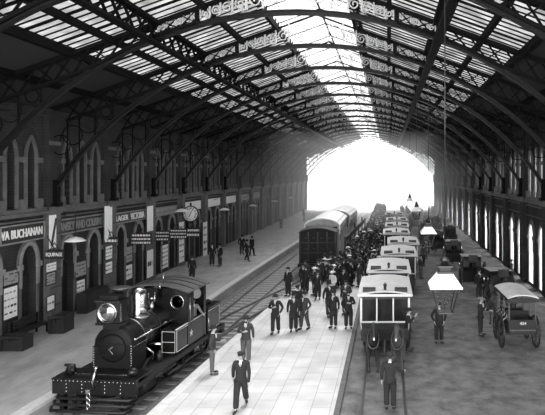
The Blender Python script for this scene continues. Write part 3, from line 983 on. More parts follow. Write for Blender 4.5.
WH4 = wheel_mb(.42).data('wheel'); WH5 = wheel_mb(.55).data('wheel'); WH7 = wheel_mb(.72, spokes=14).data('wheel')
def arch_roof(mb, x0, x1, y0, y1, z, rise, th, mt, n=10):
    vs = []; fs = []
    for i in range(n+1):
        u = i/n; x = x0+(x1-x0)*u; zz = z + rise*(1-(2*u-1)**2)
        for y in (y0,y1):
            vs += [(x,y,zz),(x,y,zz+th)]
    for i in range(n):
        a=i*4; b=a+4
        fs += [(a,b,b+2,a+2),(a+1,a+3,b+3,b+1),(a,a+1,b+1,b),(a+2,b+2,b+3,a+3)]
    fs += [(0,2,3,1),(n*4,n*4+1,n*4+3,n*4+2)]
    mb.add(vs, fs, mt)
def omnibus(L=3.9, light=CANVAS):
    t = thing('horse_omnibus', '', 'omnibus', (0,0,0))
    W = 1.06; Z0, Z1, Z2, Z3 = .62, 1.25, 2.3, 2.42
    mb = MB()
    mb.box(-W, W, 0, L, Z0, Z1, DARKWOOD)
    mb.box(-W-.02, W+.02, -.02, L+.02, Z1-.05, Z1+.02, CREAM)
    mb.box(-W-.02, W+.02, -.02, L+.02, Z2-.06, Z2+.06, DARKWOOD)
    mb.box(-W*.9, W*.9, .1, L-.1, .48, Z0, DARKWOOD)
    child(t, 'body', mb)
    mb = MB()
    for x in (-W+.03, -.36, .36, W-.03):
        mb.box(x-.03, x+.03, -.02, .05, Z1, Z2, CREAM); mb.box(x-.03, x+.03, L-.05, L+.02, Z1, Z2, CREAM)
    for k in range(6):
        y = L*k/5
        for s in (-1,1): mb.box(s*W-.03, s*W+.03, y-.03, y+.03, Z1, Z2, CREAM)
    child(t, 'window_pillars', mb, 'cream painted window pillars')
    mb = MB()
    for a, b in ((-W+.06,-.39),(-.33,.33),(.39,W-.06)):
        mb.box(a, b, .01, .02, Z1+.02, Z2-.06, DARKGLASS); mb.box(a, b, L-.02, L-.01, Z1+.02, Z2-.06, DARKGLASS)
    for s in (-1,1): mb.box(min(s*(W-.02),s*(W-.01)), max(s*(W-.02),s*(W-.01)), .05, L-.05, Z1+.02, Z2-.06, DARKGLASS)
    child(t, 'window_panes', mb)
    mb = MB(); arch_roof(mb, -W-.12, W+.12, -.12, L+.12, Z3, .13, .045, light); child(t, 'roof', mb, 'pale canvas roof')
    mb = MB(); mb.box(-W-.13,W+.13,-.15,-.1,Z3-.05,Z3+.06,CREAM); mb.box(-W-.13,W+.13,L+.1,L+.15,Z3-.05,Z3+.06,CREAM)
    for s in (-1,1): mb.box(s*(W+.12)-.02,s*(W+.12)+.02,-.12,L+.12,Z3-.05,Z3+.05,CREAM)
    child(t, 'roof_rim', mb, 'cream roof rim')
    mb = MB()   # front roof seat pads and lamp
    for x0, x1 in ((-.98,-.42),(.42,.98)):
        mb.box(x0,x1,.02,.3,Z3+.12,Z3+.22,DARKWOOD)
        mb.box(x0,x1,.3,.34,Z3+.12,Z3+.27,DARKWOOD)
        for x in (x0+.04,x1-.04): mb.box(x-.02,x+.02,.05,.09,Z3+.04,Z3+.14,DARKWOOD)
    child(t, 'roof_seat', mb)
    mb = MB(); mb.lathe([(.07,0),(.07,.05),(.05,.08),(.06,.1),(.07,.22),(.1,.24),(.03,.32),(.01,.36)], DARKWOOD, (0,.25,Z3+.14), 8); mb.box(-.06,.06,.19,.31,Z3+.05,Z3+.16,DARKWOOD); child(t, 'roof_lamp', mb)
    mb = MB(); mb.box(-W*.95,W*.95,-.62,0,.75,.8,DARKWOOD); mb.box(-W*.95,W*.95,-.66,-.62,.62,1.12,DARKWOOD); mb.box(-W*.8,W*.8,-.35,-.02,1.02,1.12,DARKWOOD)
    for s in (-1,1): mb.beam((s*W*.95,-.62,1.05),(s*W,0,1.3),.03,.03,CREAM)
    child(t, 'driver_platform', mb)
    for s in (-1,1):
        put('wheel', WH4, t, (s*(W-.12), .75, .42)); put('wheel', WH4, t, (s*(W-.12), L-.75, .42))
    mb = MB(); mb.cyl((0,-.5,.62),(0,-1.4,.85),.045,DARKWOOD,8); child(t,'draught_pole',mb)
    return t
bus = omnibus()
blist = [(24.5,-.13,'nearest horse omnibus with pale canvas roof and three dark front windows'),
 (30.2,.04,'second horse omnibus in the queue, close behind the nearest one'),
 (36.2,.72,'third horse omnibus in the queue, set further right'),
 (42.0,1.15,'fourth horse omnibus in the queue, abreast of the dense crowd'),
 (49.0,.75,'fifth horse omnibus, left of the second hanging lantern roof'),
 (55.5,.9,'sixth horse omnibus, small in the queue towards the opening'),
 (62.5,1.0,'seventh horse omnibus, very small in the hazy queue'),
 (71,.8,'farthest horse omnibus before the bright opening')]
for y, x, lab in blist: place(bus, USED, (x, y, -.15), 0, lab, 'horse omnibuses queued on the rails')

mb = MB(); mb.cyl((0,-1.3,.83),(0,-3.3,1.0),.045,DARKWOOD,8); child(bus,'draught_pole',mb)

def wagon():
    t = thing('horse_wagon', 'open-sided wagon with pale curved roof and large spoked wheels, seen from behind', 'wagon')
    W = .57; L = 2.3
    mb = MB(); mb.box(-W,W,0,L,.78,.9,DARKWOOD); mb.box(-W,W,-.03,.03,.9,1.42,DARKWOOD); mb.box(-W,W,L-.04,L,.9,1.4,DARKWOOD)
    for s in (-1,1): mb.box(s*W-.03,s*W+.03,0,L,.9,1.35,DARKWOOD)
    mb.box(-W,W,-.07,-.03,.95,1.0,WOOD)
    child(t,'body',mb)
    mb = MB()
    for s in (-1,1):
        for y in (0.03,1,1.95,L-.05): mb.box(s*W-.025,s*W+.025,y-.025,y+.025,1.3,2.36,WOOD)
    child(t,'roof_posts',mb)
    mb = MB(); arch_roof(mb,-W-.1,W+.1,-.15,L+.25,2.34,.14,.05,CANVAS); child(t,'roof',mb,'pale canvas roof')
    mb = MB(); mb.box(-W-.1,W+.1,-.17,-.14,2.2,2.36,DARKWOOD)
    for s in (-1,1): mb.box(s*(W+.1)-.02,s*(W+.1)+.02,-.15,L+.25,2.26,2.36,DARKWOOD)
    child(t,'valance',mb)
    mb = MB(); mb.box(-.17,.17,-.1,-.07,1.2,1.38,SIGN)
    tm = textmesh('434', .13, SHIRT, .01); mb.mesh(tm, Matrix.Translation((0,-.105,1.29)) @ Matrix.Rotation(pi/2,4,'X')); child(t,'number_plate',mb,'dark plate with white numerals 434')
    for k,(y0) in enumerate((.2,.65,1.1,1.55)):
        mb = MB(); mb.box(-W-.08,-W-.03,y0,y0+.06,1.45,1.62,STEEL); mb.beam((-W-.05,y0,1.5),(-W-.2,y0+.1,1.35),.03,.06,STEEL); child(t,'side_step',mb)
    mb = MB(); mb.box(-.5,.5,.5,.85,1.1,1.2,LEATHER); mb.box(-.5,.5,.85,.92,1.1,1.6,LEATHER); child(t,'seats',mb)
    for s in (-1,1):
        put('wheel', WH7, t, (s*(W+.2), .75, .72)); put('wheel', WH5, t, (s*(W+.14), 2.1, .55)); child(t,'axle',MB().cyl((0,.75,.72),(s*(W+.2),.75,.72),.035,DARKWOOD,8)); child(t,'axle',MB().cyl((0,2.1,.55),(s*(W+.14),2.1,.55),.035,DARKWOOD,8))
        mb = MB(); mb.tube([(s*.4,L,.85),(s*.4,L+1.2,1.0),(s*.36,L+2.4,1.05)],.03,DARKWOOD,6); child(t,'shaft',mb)
    return t
wg = wagon(); wg.location = (5.8, 24.15, -.15); wg.rotation_euler = (0,0,.02)
w_h = horse('dark horse harnessed ahead of the pale-roofed wagon', (5.45, 28.1, -.15), pi+.05, 1)
def hansom():
    t = thing('hansom_cab', '', 'cab')
    W=.6
    mb = MB()
    mb.box(-W,W,.2,1.4,.6,1.35,BLACK)
    # curved hood
    vs=[];fs=[];n=10
    prof=[(.0,2.12),(.5,2.2),(1.0,2.18),(1.35,2.0),(1.45,1.6),(1.4,1.3)]
    for x in (-W,W):
        for y,z in prof: vs.append((x,y,z))
        vs.append((x,.25,1.3))
    m=len(prof)+1
    fs.append(tuple(range(m))[::-1]); fs.append(tuple(m+i for i in range(m)))
    for i in range(m): j=(i+1)%m; fs.append((i,j,m+j,m+i))
    mb.add(vs,fs,BLACK); child(t,'cab_body',mb)
    mb=MB(); mb.box(-W-.06,W+.06,-.05,1.1,2.2,2.25,CANVAS_D); child(t,'roof',mb,'greyish roof panel')
    mb=MB()
    for s in (-1,1): mb.box(s*(W+.01)-.012,s*(W+.01)+.012,.45,.95,1.45,1.95,DARKGLASS)
    mb.box(-.25,.25,1.41,1.47,1.55,1.85,DARKGLASS); child(t,'window_panes',mb)
    mb=MB(); mb.box(-.3,.3,1.35,1.75,1.98,2.08,LEATHER); mb.box(-.3,.3,1.7,1.76,2.05,2.4,LEATHER); mb.beam((0,1.45,1.4),(0,1.7,2.0),.06,.06,DARKWOOD); child(t,'driver_seat',mb)
    mb=MB()
    for s in (-1,1):
        mb.lathe([(.06,0),(.07,.03),(.07,.18),(.03,.24)],STEEL,(s*(W+.12),.35,1.5),8); mb.box(min(s*W,s*(W+.12)),max(s*W,s*(W+.12)),.33,.37,1.55,1.58,BLACK)
    child(t,'side_lamps',mb)
    for s in (-1,1):
        put('wheel',WH7,t,(s*(W+.14),.95,.72))
        mb=MB(); mb.tube([(s*.5,.3,.8),(s*.4,-1.0,1.0),(s*.36,-2.2,1.05)],.03,DARKWOOD,6); child(t,'shaft',mb)
    mb=MB(); mb.cyl((-W-.14,.95,.72),(W+.14,.95,.72),.04,DARKWOOD,8); child(t,'axle',mb)
    return t
hc = hansom()
cabs=[(5.55,37.0,'black hansom cab with grey roof ledge, second vehicle up the cab rank from the wagon'),
 (6.25,31.6,'small dark cab with grey roof waiting close to the arcade just ahead of the wagon'),
 (5.3,45.2,'dark hooded cab in the rank, beyond the black hansom with grey roof ledge'),
 (4.6,53.0,'dark cab in the rank, left of the arcade in the middle distance'),
 (6.4,58.0,'dark cab standing nearer the arcade in the far rank'),
 (4.3,64.0,'far dark cab right of the distant lantern'),
 (6.0,70.0,'farthest dark cab near the arcade'),
 (3.4,75.0,'farthest cab in the middle of the road')]
for i,(x,y,lab) in enumerate(cabs):
    rz = pi if i != 1 else pi+.1
    place(hc, USED, (x, y+1.2, -.15), rz, lab, 'hansom cabs in the rank along the arcade')
H2 = None
for i,(x,y,lab) in enumerate(cabs[:6]):
    ll = ['dark horse in front of the black hansom with grey roof ledge','dark horse of the small cab just ahead of the wagon','dark horse ahead of the dark hooded cab','dark horse of the middle-distance cab left of the arcade','dark horse of the far cab nearer the arcade','dark horse of the far cab right of the distant lantern'][i]
    if H2 is None: H2 = horse(ll, (x,y+3.4,-.15), pi, 0)
    else:
        o = dup(H2); o.location = (x, y+3.4, -.15); o['label'] = ll

# ---------------------------------------------------------------- steam locomotive
yaw = radians(5.5)
lo = thing('tank_locomotive', 'black side-tank steam engine with big headlamp and polished dome at the left platform', 'locomotive', (-9.77,18.7,0), -yaw)
def Lc(name, mb, label=None, parent=None): return mb.build(name, parent or lo, label=label)
RZ = -.45
def rivets(mb, pts, r=.02, mt=STEEL, d=(0,-1,0)):
    for p in pts: mb.sphere(p, r, mt, 5)
# buffer beam
mb=MB(); mb.box(-1.47,1.47,-.1,.06,.22,.72,BLACK); mb.box(-1.47,1.47,-.14,.9,.72,.75,BLACK)
rivets(mb,[(-1.4+i*.14,-.115,.67) for i in range(21)],.024); rivets(mb,[(x,-.115,z) for x in (-.95,-.4,.4,.95) for z in (.32,.44,.56)],.026)
rivets(mb,[(-1.0+i*.1,.3,.765) for i in range(21)],.014)
Lc('buffer_beam',mb)
# pilot bars below
for k in range(3):
    mb=MB(); z=.10-.14*k; y=-.15-.16*k
    mb.tube([(-1.4,y+.25,z),(-1.25,y,z),(1.25,y,z),(1.4,y+.25,z)],.055,SOOT,8); Lc('guard_rail',mb,'horizontal guard bar below the buffer beam')
mb=MB(); mb.box(-1.2,-1.05,-.1,.1,-.35,.22,BLACK); mb.box(1.05,1.2,-.1,.1,-.35,.22,BLACK); child(lo,'guard_rail_hanger',mb)
mb=MB(); mb.tube([(0.1,-.25,.5),(.12,-.35,.75),(.2,-.28,1.15)],.035,STEEL,8); mb.sphere((.2,-.28,1.18),.055,STEEL,8)
for z in (.3,.12,-.05): mb.tube([(cos(a*pi/5)*.055,-.38,z+sin(a*pi/5)*.1) for a in range(10)],.02,STEEL,6,closed=True)
mb.box(-.07,.07,-.42,-.1,.4,.52,STEEL); Lc('coupling',mb,'steel coupling lever and chain')
mb=MB(); mb.tube([(-.98,.2,.74),(-1.02,.15,.95),(-.98,.1,1.12)],.04,SOOT,8); mb.cyl((-1.15,.1,1.12),(-.8,.1,1.12),.05,SOOT,8); Lc('lamp_iron',mb)
for s in (-1,1): mb=MB(); mb.lathe([(.17,0),(.17,.16),(.12,.24),(.01,.26)],BLACK,(s*1.1,.35,.75),12); Lc('sand_pot',mb)
# footplate, frames
mb=MB()
for s in (-1,1): 
    mb.box(min(s*.62,s*1.42),max(s*.62,s*1.42),.06,7.6,.50,.56,SOOT); mb.box(s*1.42-.02,s*1.42+.02,.06,7.6,.42,.58,SOOT)
mb.box(-.62,.62,.06,7.6,.1,.56,BLACK); mb.box(-1.42,1.42,7.3,7.6,.22,.6,BLACK)
Lc('footplate',mb)
# smokebox
mb=MB(); T=Matrix.Translation((0,1.0,1.5))@Matrix.Rotation(-pi/2,4,'X'); mb.lathe([(.66,0),(.72,.05),(.72,.9),(.70,.92)],SMOKE,(0,0,0),24,T)
mb.box(-.74,.74,.98,1.9,.5,1.5,SMOKE)
rivets(mb,[(s*.69,.97,.6+k*.085) for s in (-1,1) for k in range(12)],.026)
rivets(mb,[(-.6+k*.1,.97,.6) for k in range(13)],.014)
rivets(mb,[(.75,1.05+k*.12,1.5) for k in range(8)],.014)
Lc('smokebox',mb)
mb=MB(); T=Matrix.Translation((0,.97,1.45))@Matrix.Rotation(pi/2,4,'X'); mb.lathe([(.5,0),(.5,.03),(.42,.07),(.2,.1),(.05,.12)],SMOKE,(0,0,0),20,T)
mb.cyl((0,.87,1.45),(0,.77,1.45),.03,STEEL,8); mb.beam((0,.79,1.45),(.14,.79,1.3),.035,.03,STEEL); mb.beam((0,.77,1.45),(.14,.77,1.56),.035,.03,STEEL); mb.box(-.5,.45,.86,.9,1.6,1.64,SMOKE); mb.box(-.5,.45,.86,.9,1.2,1.24,SMOKE)
Lc('smokebox_door',mb)
# headlamp
hl = MB(); hl.box(-.42,.42,.02,.5,2.28,3.0,BLACK); hl.box(-.48,.48,-.04,.56,2.98,3.05,BLACK); hl.box(-.34,.34,.08,.44,3.05,3.16,BLACK); hl.box(-.38,.38,.05,.48,3.16,3.2,BLACK)
rivets(hl,[(.43,.08,2.33+k*.08) for k in range(9)],.018)
hl.box(-.46,.46,0,.54,2.18,2.26,BLACK); hl.box(-.3,.3,.2,.5,2.0,2.2,BLACK); rivets(hl,[(-.4+k*.1,-.04,3.015) for k in range(9)],.012)
hl.box(-.3,.3,.4,.6,1.95,2.2,BLACK)
ho = Lc('headlamp',hl); ho.location=(-.02,.72,.12)
mb=MB(); T=Matrix.Translation((0,.02,2.64))@Matrix.Rotation(pi/2,4,'X'); mb.lathe([(.35,0),(.36,.08),(.31,.09),(.3,.02)],BRASS,(0,0,0),28,T); Lc('lamp_bezel',mb,'bright brass bezel',ho)
mb=MB(); mb.lathe([(.3,.01),(.28,.05),(.22,.09),(.12,.12),(.01,.13)],LENS,(0,0,0),24,T); Lc('lamp_lens',mb,'large round glass lens',ho)
# chimney
mb=MB(); mb.lathe([(.34,0),(.24,.1),(.2,.3),(.21,.9),(.24,1.15),(.30,1.22),(.31,1.27),(.24,1.29)],BLACK,(0,1.5,2.18),20); Lc('chimney',mb)
mb=MB(); mb.lathe([(.31,0),(.34,.03),(.28,.06),(.2,.04)],mat('worn_rim',.10,.4,.5),(0,1.5,3.44),20); Lc('chimney_rim',mb,'worn pale chimney rim')
# boiler
mb=MB(); T=Matrix.Translation((0,1.9,1.6))@Matrix.Rotation(-pi/2,4,'X'); mb.lathe([(.64,0),(.64,2.14)],LOCO,(0,0,0),28,T)
for y in (1.92,2.35,3.1): 
    T2=Matrix.Translation((0,y,1.6))@Matrix.Rotation(-pi/2,4,'X'); mb.lathe([(.652,0),(.652,.06)],STEEL if y<2 else BLACK,(0,0,0),28,T2)
Lc('boiler',mb)
for s in (-1,1):
    mb=MB(); mb.tube([(s*.74,1.1,1.72),(s*.74,4.0,1.72)],.025,STEEL,8)
    for y in (1.2,2.3,3.4): mb.cyl((s*.6,y,1.72),(s*.74,y,1.74),.02,STEEL,6)
    Lc('handrail',mb,'bright steel handrail')
# dome
mb=MB(); mb.lathe([(.48,.0),(.40,.10),(.34,.22),(.33,.4),(.33,.85),(.30,.98),(.2,1.08),(.08,1.12),(.01,1.13)],BRASS,(0,2.6,2.14),24); Lc('steam_dome',mb,'brightly polished brass steam dome')
mb=MB(); mb.lathe([(.16,0),(.12,.1),(.11,.35),(.14,.38),(.15,.44),(.1,.46)],BRASS,(-.02,3.65,2.2),14); mb.cyl((.12,3.65,2.3),(.12,3.65,2.85),.03,BRASS,8); mb.cyl((-.14,3.65,2.3),(-.14,3.65,2.8),.03,BRASS,8); Lc('safety_valve',mb)
mb=MB(); mb.lathe([(.05,0),(.05,.35),(.08,.36),(.03,.55)],BRASS,(.2,3.9,2.6),10); Lc('whistle',mb)
# cab
mb=MB()
cabf=[(-1.32,1.0),(1.32,1.0),(1.32,2.78),(.9,2.9),(0,2.96),(-.9,2.9),(-1.32,2.78)]
hole=lambda cx,cz,r:[(cx+cos(2*pi*i/16)*r,cz+sin(2*pi*i/16)*r) for i in range(16)]
mb.plate(cabf,[hole(.9,2.4,.25),hole(-.9,2.4,.25)],4.0,4.06,LOCO,lambda u,v,x:(u,x,v))
mb.plate([(-1.32,.56),(1.32,.56),(1.32,1.7),(-1.32,1.7)],[],5.66,5.72,LOCO,lambda u,v,x:(u,x,v))
mb.plate(cabf[:1]+[(1.32,1.0)]+cabf[2:],[hole(.9,2.4,.25),hole(-.9,2.4,.25)],5.66,5.72,LOCO,lambda u,v,x:(u,x,max(v,1.7)))
for s in (-1,1):
    mb.box(min(s*1.30,s*1.34),max(s*1.30,s*1.34),4.0,5.7,.56,1.62,LOCO)
    mb.box(s*1.32-.03,s*1.32+.03,4.0,4.5,1.5,2.8,LOCO); mb.box(s*1.32-.03,s*1.32+.03,5.5,5.7,1.5,2.8,LOCO)
Lc('cab',mb)
for s in (-1,1):
    mb=MB(); mb.tube([(s*.9+cos(a*pi/10)*.27,3.97,2.4+sin(a*pi/10)*.27) for a in range(20)],.03,BRASS,6,closed=True); Lc('porthole_ring',mb,'bright ring round the cab porthole')
mb=MB(); arch_roof(mb,-1.42,1.42,3.85,5.95,2.78,.28,.05,mat('cab_roof_grey',.07,.6,var=.2)); 
for y in (4.4,5.0,5.5): arch_roof(mb,-1.42,1.42,y,y+.04,2.83,.28,.02,BLACK)
Lc('cab_roof',mb,'grey arched cab roof')
mb=MB(); mb.tube([(.2,4.2,3.1),(.2,4.2,3.5)],.02,STEEL,6); Lc('roof_pipe',mb)
# side tanks & bunker
for s in (-1,1):
    a,b=(min(s*.72,s*1.32),max(s*.72,s*1.32))
    mb=MB(); mb.box(a,b,3.0,5.66,.6,1.54,LOCO)
    x=s*1.33
    for y0,y1,z0,z1 in ((3.06,5.6,.68,1.48),):
        for p,q in (((x,y0,z0),(x,y1,z0)),((x,y1,z0),(x,y1,z1)),((x,y1,z1),(x,y0,z1)),((x,y0,z1),(x,y0,z0))): mb.beam(p,q,.012,.022,LINING)
    mb.tube([(x,2.98,1.56),(x,5.68,1.56)],.025,LINING,6)
    xa,xb=a+.05,b-.03
    for p,q in (((xa,2.985,.68),(xb,2.985,.68)),((xb,2.985,.68),(xb,2.985,1.48)),((xb,2.985,1.48),(xa,2.985,1.48)),((xa,2.985,1.48),(xa,2.985,.68)),((xa,2.985,1.08),(xb,2.985,1.08))): mb.beam(p,q,.012,.02,LINING)
    to=Lc('side_tank',mb,'lined side water tank')
    st=[]
    for i in range(10):
        r=.16 if i%2==0 else .07; an=pi/2+i*pi/5; st.append((4.3+cos(an)*r,1.08+sin(an)*r))
    mb=MB(); mb.plate(st,[],s*1.33,s*1.345,LINING,lambda u,v,x_:(x_,u,v)); Lc('star_emblem',mb,'pale five-pointed star',to)
mb=MB(); mb.box(-1.32,1.32,5.95,7.3,.56,1.66,LOCO); mb.box(-1.36,1.36,5.9,7.35,1.64,1.7,BLACK)
for s in (-1,1):
    for p,q in (((s*1.33,6.05,.68),(s*1.33,7.2,.68)),((s*1.33,7.2,.68),(s*1.33,7.2,1.55)),((s*1.33,7.2,1.55),(s*1.33,6.05,1.55)),((s*1.33,6.05,1.55),(s*1.33,6.05,.68))): mb.beam(p,q,.012,.022,LINING)
bk=Lc('coal_bunker',mb)
mb=MB()
for i in range(60): mb.sphere((random.uniform(-1.1,1.1),random.uniform(6.1,7.1),1.7+random.uniform(-.02,.12)),random.uniform(.06,.13),SMOKE,6)
c_=Lc('coal',mb,None,bk); c_['kind']='stuff'
# cylinders, gear, wheels
for s in (-1,1):
    mb=MB(); T=Matrix.Translation((s*1.02,.75,.18))@Matrix.Rotation(-pi/2,4,'X'); mb.lathe([(.2,0),(.3,.03),(.3,.75),(.2,.78)],SOOT,(0,0,0),18,T); mb.box(s*1.02-.25,s*1.02+.25,.8,1.5,.3,.55,SOOT); Lc('cylinder',mb)
    mb=MB(); mb.beam((s*1.12,1.5,.18),(s*1.12,3.4,.12),.05,.09,STEEL); mb.beam((s*1.2,2.6,0),(s*1.2,5.2,0),.05,.1,STEEL); Lc('connecting_rod',mb)
    mb=MB(); mb.lathe([(.07,0),(.12,.04),(.12,.28),(.06,.32),(.02,.4)],SOOT,(s*.98,2.4,.56),12); mb.tube([(s*.8,2.1,.6),(s*.95,2.0,1.0),(s*.75,1.9,1.2)],.03,STEEL,6); mb.cyl((s*.7,2.2,1.25),(s*1.15,2.2,1.25),.05,STEEL,8); Lc('air_pump',mb)
def lwheel(r,y):
    for s in (-1,1):
        mb=wheel_mb(r,SOOT,12,.12); o=Lc('wheel',mb); o.location=(s*.78,y,RZ+r)
for r,y in ((.42,.45),(.62,2.1),(.62,3.6),(.62,5.1),(.42,6.8)): lwheel(r,y)
mb=MB(); mb.tube([(1.45,5.75,.5),(1.45,5.75,1.6)],.02,BRASS,6); Lc('grab_rail',mb)
mb=MB(); mb.tube([(1.45,3.95,1.6),(1.45,3.95,2.6)],.02,BRASS,6); Lc('grab_rail',mb)
mb=MB()
for y in (3.3,4.9): mb.box(1.3,1.5,y,y+.35,.1,.13,SOOT); mb.beam((1.4,y+.17,.12),(1.35,y+.17,.5),.05,.05,SOOT)
child(lo,'footstep',mb)
dm=person(dict(hat='cap',arml='out',armr='down',hatmat=CLOTH[0]),'engine driver in light jacket and cap standing in the engine cab',(0,0,0),0,3,2)
fwd=Vector((sin(yaw),cos(yaw),0)); rt=Vector((cos(yaw),-sin(yaw),0)); base=Vector((-9.77,18.7,0))
p=base+fwd*5.25+rt*.98; dm.location=(p.x,p.y,.56); dm.rotation_euler=(0,0,.5); dm.scale=(.98,)*3
fm=person(dict(hat='cap',arml='down'),'fireman in dark cap leaning beside the coal bunker behind the driver',(0,0,0),0,1,1)
p=base+fwd*5.8+rt*.2; fm.location=(p.x,p.y,.56); fm.rotation_euler=(0,0,-.2)
MB().box(-1.28,1.28,4.1,5.9,.5,.559,DARKWOOD).build('cab_floor',lo)

# ---------------------------------------------------------------- van and carriage
va=thing('goods_van','dark box goods van seen end-on behind the waiting crowd','railway van',(-5.45,43.3,0),radians(2))
Hv=3.15
mb=MB(); W=1.42
poly=[(-W,.62),(W,.62),(W,2.95)]+[(W*cos(pi*i/12),2.95+.3*sin(pi*i/12)) for i in range(1,12)]+[(-W,2.95)]
mb.plate(poly,[],0,2.2,mat('tarred_boards',.006,.8),lambda u,v,x:(u,x,v))
for x in (-W+.06,-.72,0,.72,W-.06): mb.box(x-.04,x+.04,-.03,0,.65,3.0,BLACK)
for z in (1.4,2.2): mb.box(-W,W,-.03,0,z-.03,z+.03,BLACK)
child(va,'body',mb)
mb=MB()
for x in (-.9,-.3,.3,.9):
    for z in (1.75,2.55): mb.box(x-.09,x+.09,-.05,-.03,z-.05,z+.05,SOOT)
child(va,'end_fittings',mb)
mb=MB(); arch_roof(mb,-W-.06,W+.06,-.08,2.28,2.97,.33,.05,mat('tarred_roof',.03,.7),14); child(va,'roof',mb,'grey arched roof')
mb=MB(); mb.box(-1.5,1.5,-.15,2.3,.35,.62,BLACK); child(va,'underframe',mb)
for s in (-1,1):
    mb=MB(); T=Matrix.Translation((s*.87,-.15,.5))@Matrix.Rotation(pi/2,4,'X'); mb.lathe([(.1,0),(.08,.3),(.2,.32),(.2,.36)],BLACK,(0,0,0),12,T); child(va,'buffer',mb)
    for y in (1.2,): put('wheel',wheel_mb(.46,SOOT,8,.12).data('van_wheel') if (s==-1) else bpy.data.meshes['van_wheel'],va,(s*.75,y,RZ+.46))
def carriage(label,loc,rz,L=9.5):
    t=thing('passenger_carriage',label,'railway carriage',loc,rz); W=1.4
    mb=MB(); poly=[(-W,.6),(W,.6),(W,3.25)]+[(W*cos(pi*i/12),3.25+.55*sin(pi*i/12)) for i in range(1,12)]+[(-W,3.25)]
    mb.plate(poly,[],0,L,CANVAS_D,lambda u,v,x:(u,x,v)); child(t,'body',mb)
    mb=MB()
    for x in (-.95,0,.95): mb.box(x-.3,x+.3,-.02,.0,2.2,3.2,DARKGLASS)
    for s in (-1,1):
        for k in range(8):
            y=.5+k*(L-1)/8; mb.box(s*W-.012 if s<0 else s*W-.001,s*W+.001 if s<0 else s*W+.012,y,y+.6,2.0,2.8,DARKGLASS)
    child(t,'window_panes',mb)
    mb=MB(); pts=[(-W-.03,-.05,2.6)]+[(W*1.02*cos(pi-pi*i/16),-.05,3.25+.62*sin(pi*i/16)) for i in range(17)]+[(W+.03,-.05,2.6)]
    mb.tube(pts,.06,WHITE,6); child(t,'end_trim',mb,'white arched end moulding')
    mb=MB(); arch_roof(mb,-W-.05,W+.05,-.1,L+.1,3.3,.56,.05,CANVAS,16); child(t,'roof',mb,'pale arched roof')
    mb=MB(); mb.box(-1.35,1.35,-.1,L+.1,.3,.6,BLACK); child(t,'underframe',mb)
    for s in (-1,1):
        for y in (1.5,L-1.5): put('wheel',bpy.data.meshes['van_wheel'],t,(s*.75,y,RZ+.46))
    return t
ca=carriage('pale-roofed passenger carriage with white arched end trim behind the dark goods van',(-5.4,45.9,0),radians(.5))
cb=dup(ca); cb.location=(-5.25,56,0); cb.rotation_euler=(0,0,radians(-1.5)); cb['label']='second pale-roofed passenger carriage fading into the glare behind the first'
# barrier on the platform edge
t=thing('platform_barrier','dark timber barrier rail on posts along the crowd\'s left side','barrier')
pA,pB=Vector((-3.55,46.5,0)),Vector((-2.72,66,0))
mb=MB(); mb.beam(pA+Vector((0,0,2.05)),pB+Vector((0,0,2.05)),.08,.42,DARKWOOD); child(t,'rail_board',mb)
for k in range(6):
    q=pA.lerp(pB,k/5); mb=MB(); mb.box(q.x-.07,q.x+.07,q.y-.07,q.y+.07,0,2.75 if k in (2,4) else 2.3,DARKWOOD); child(t,'post',mb)

# ---------------------------------------------------------------- lamps, clock
def lantern():
    t=thing('gas_lantern','','lamp')
    mb=MB(); rr=lambda a:a
    def frus(mb,z0,a0,z1,a1,mt):
        vs=[(x*a0,y*a0,z0) for x,y in ((-1,-1),(1,-1),(1,1),(-1,1))]+[(x*a1,y*a1,z1) for x,y in ((-1,-1),(1,-1),(1,1),(-1,1))]
        mb.add(vs,[(0,3,2,1),(4,5,6,7),(0,1,5,4),(1,2,6,5),(2,3,7,6),(3,0,4,7)],mt)
    frus(mb,.56,.35,.59,.35,WHITE); frus(mb,.59,.35,.86,.16,WHITE)
    child(t,'cap',mb,'white enamelled pyramid cap')
    mb=MB(); frus(mb,.86,.17,.9,.17,BLACK); frus(mb,.9,.12,1.0,.13,BLACK); frus(mb,1.0,.16,1.03,.16,BLACK); mb.lathe([(.1,1.03),(.08,1.12),(.12,1.15),(.04,1.22),(.03,1.3)],BLACK,(0,0,0),10); child(t,'vent',mb)
    mb=MB()
    for x,y in ((-1,-1),(1,-1),(1,1),(-1,1)): mb.beam((x*.15,y*.15,.0),(x*.275,y*.275,.54),.025,.025,BLACK)
    for a,b in (((-1,-1),(1,-1)),((1,-1),(1,1)),((1,1),(-1,1)),((-1,1),(-1,-1))):
        mb.beam((a[0]*.15,a[1]*.15,0),(b[0]*.15,b[1]*.15,0),.03,.03,BLACK)
    mb.beam((-.15,0,0),(.15,0,0),.03,.02,BLACK); child(t,'frame',mb)
    mb=MB()
    for a,b in (((-1,-1),(1,-1)),((1,-1),(1,1)),((1,1),(-1,1)),((-1,1),(-1,-1))):
        mb.add([(a[0]*.148,a[1]*.148,.01),(b[0]*.148,b[1]*.148,.01),(b[0]*.272,b[1]*.272,.53),(a[0]*.272,a[1]*.272,.53)],[(0,1,2,3)],LAMPGLASS)
    child(t,'glass_panes',mb)
    mb=MB(); mb.cyl((0,0,0),(0,0,.2),.012,BLACK,6)
    for x in (-.06,0,.06): mb.tube([(0,0,.13),(x,0,.18),(x,0,.3)],.01,BLACK,6)
    child(t,'burner',mb)
    mb=MB(); mb.cyl((0,0,1.28),(0,0,9.3),.014,BLACK,6); child(t,'hanging_rod',mb)
    return t
ln=lantern()
def hang_z(x): return 4.55
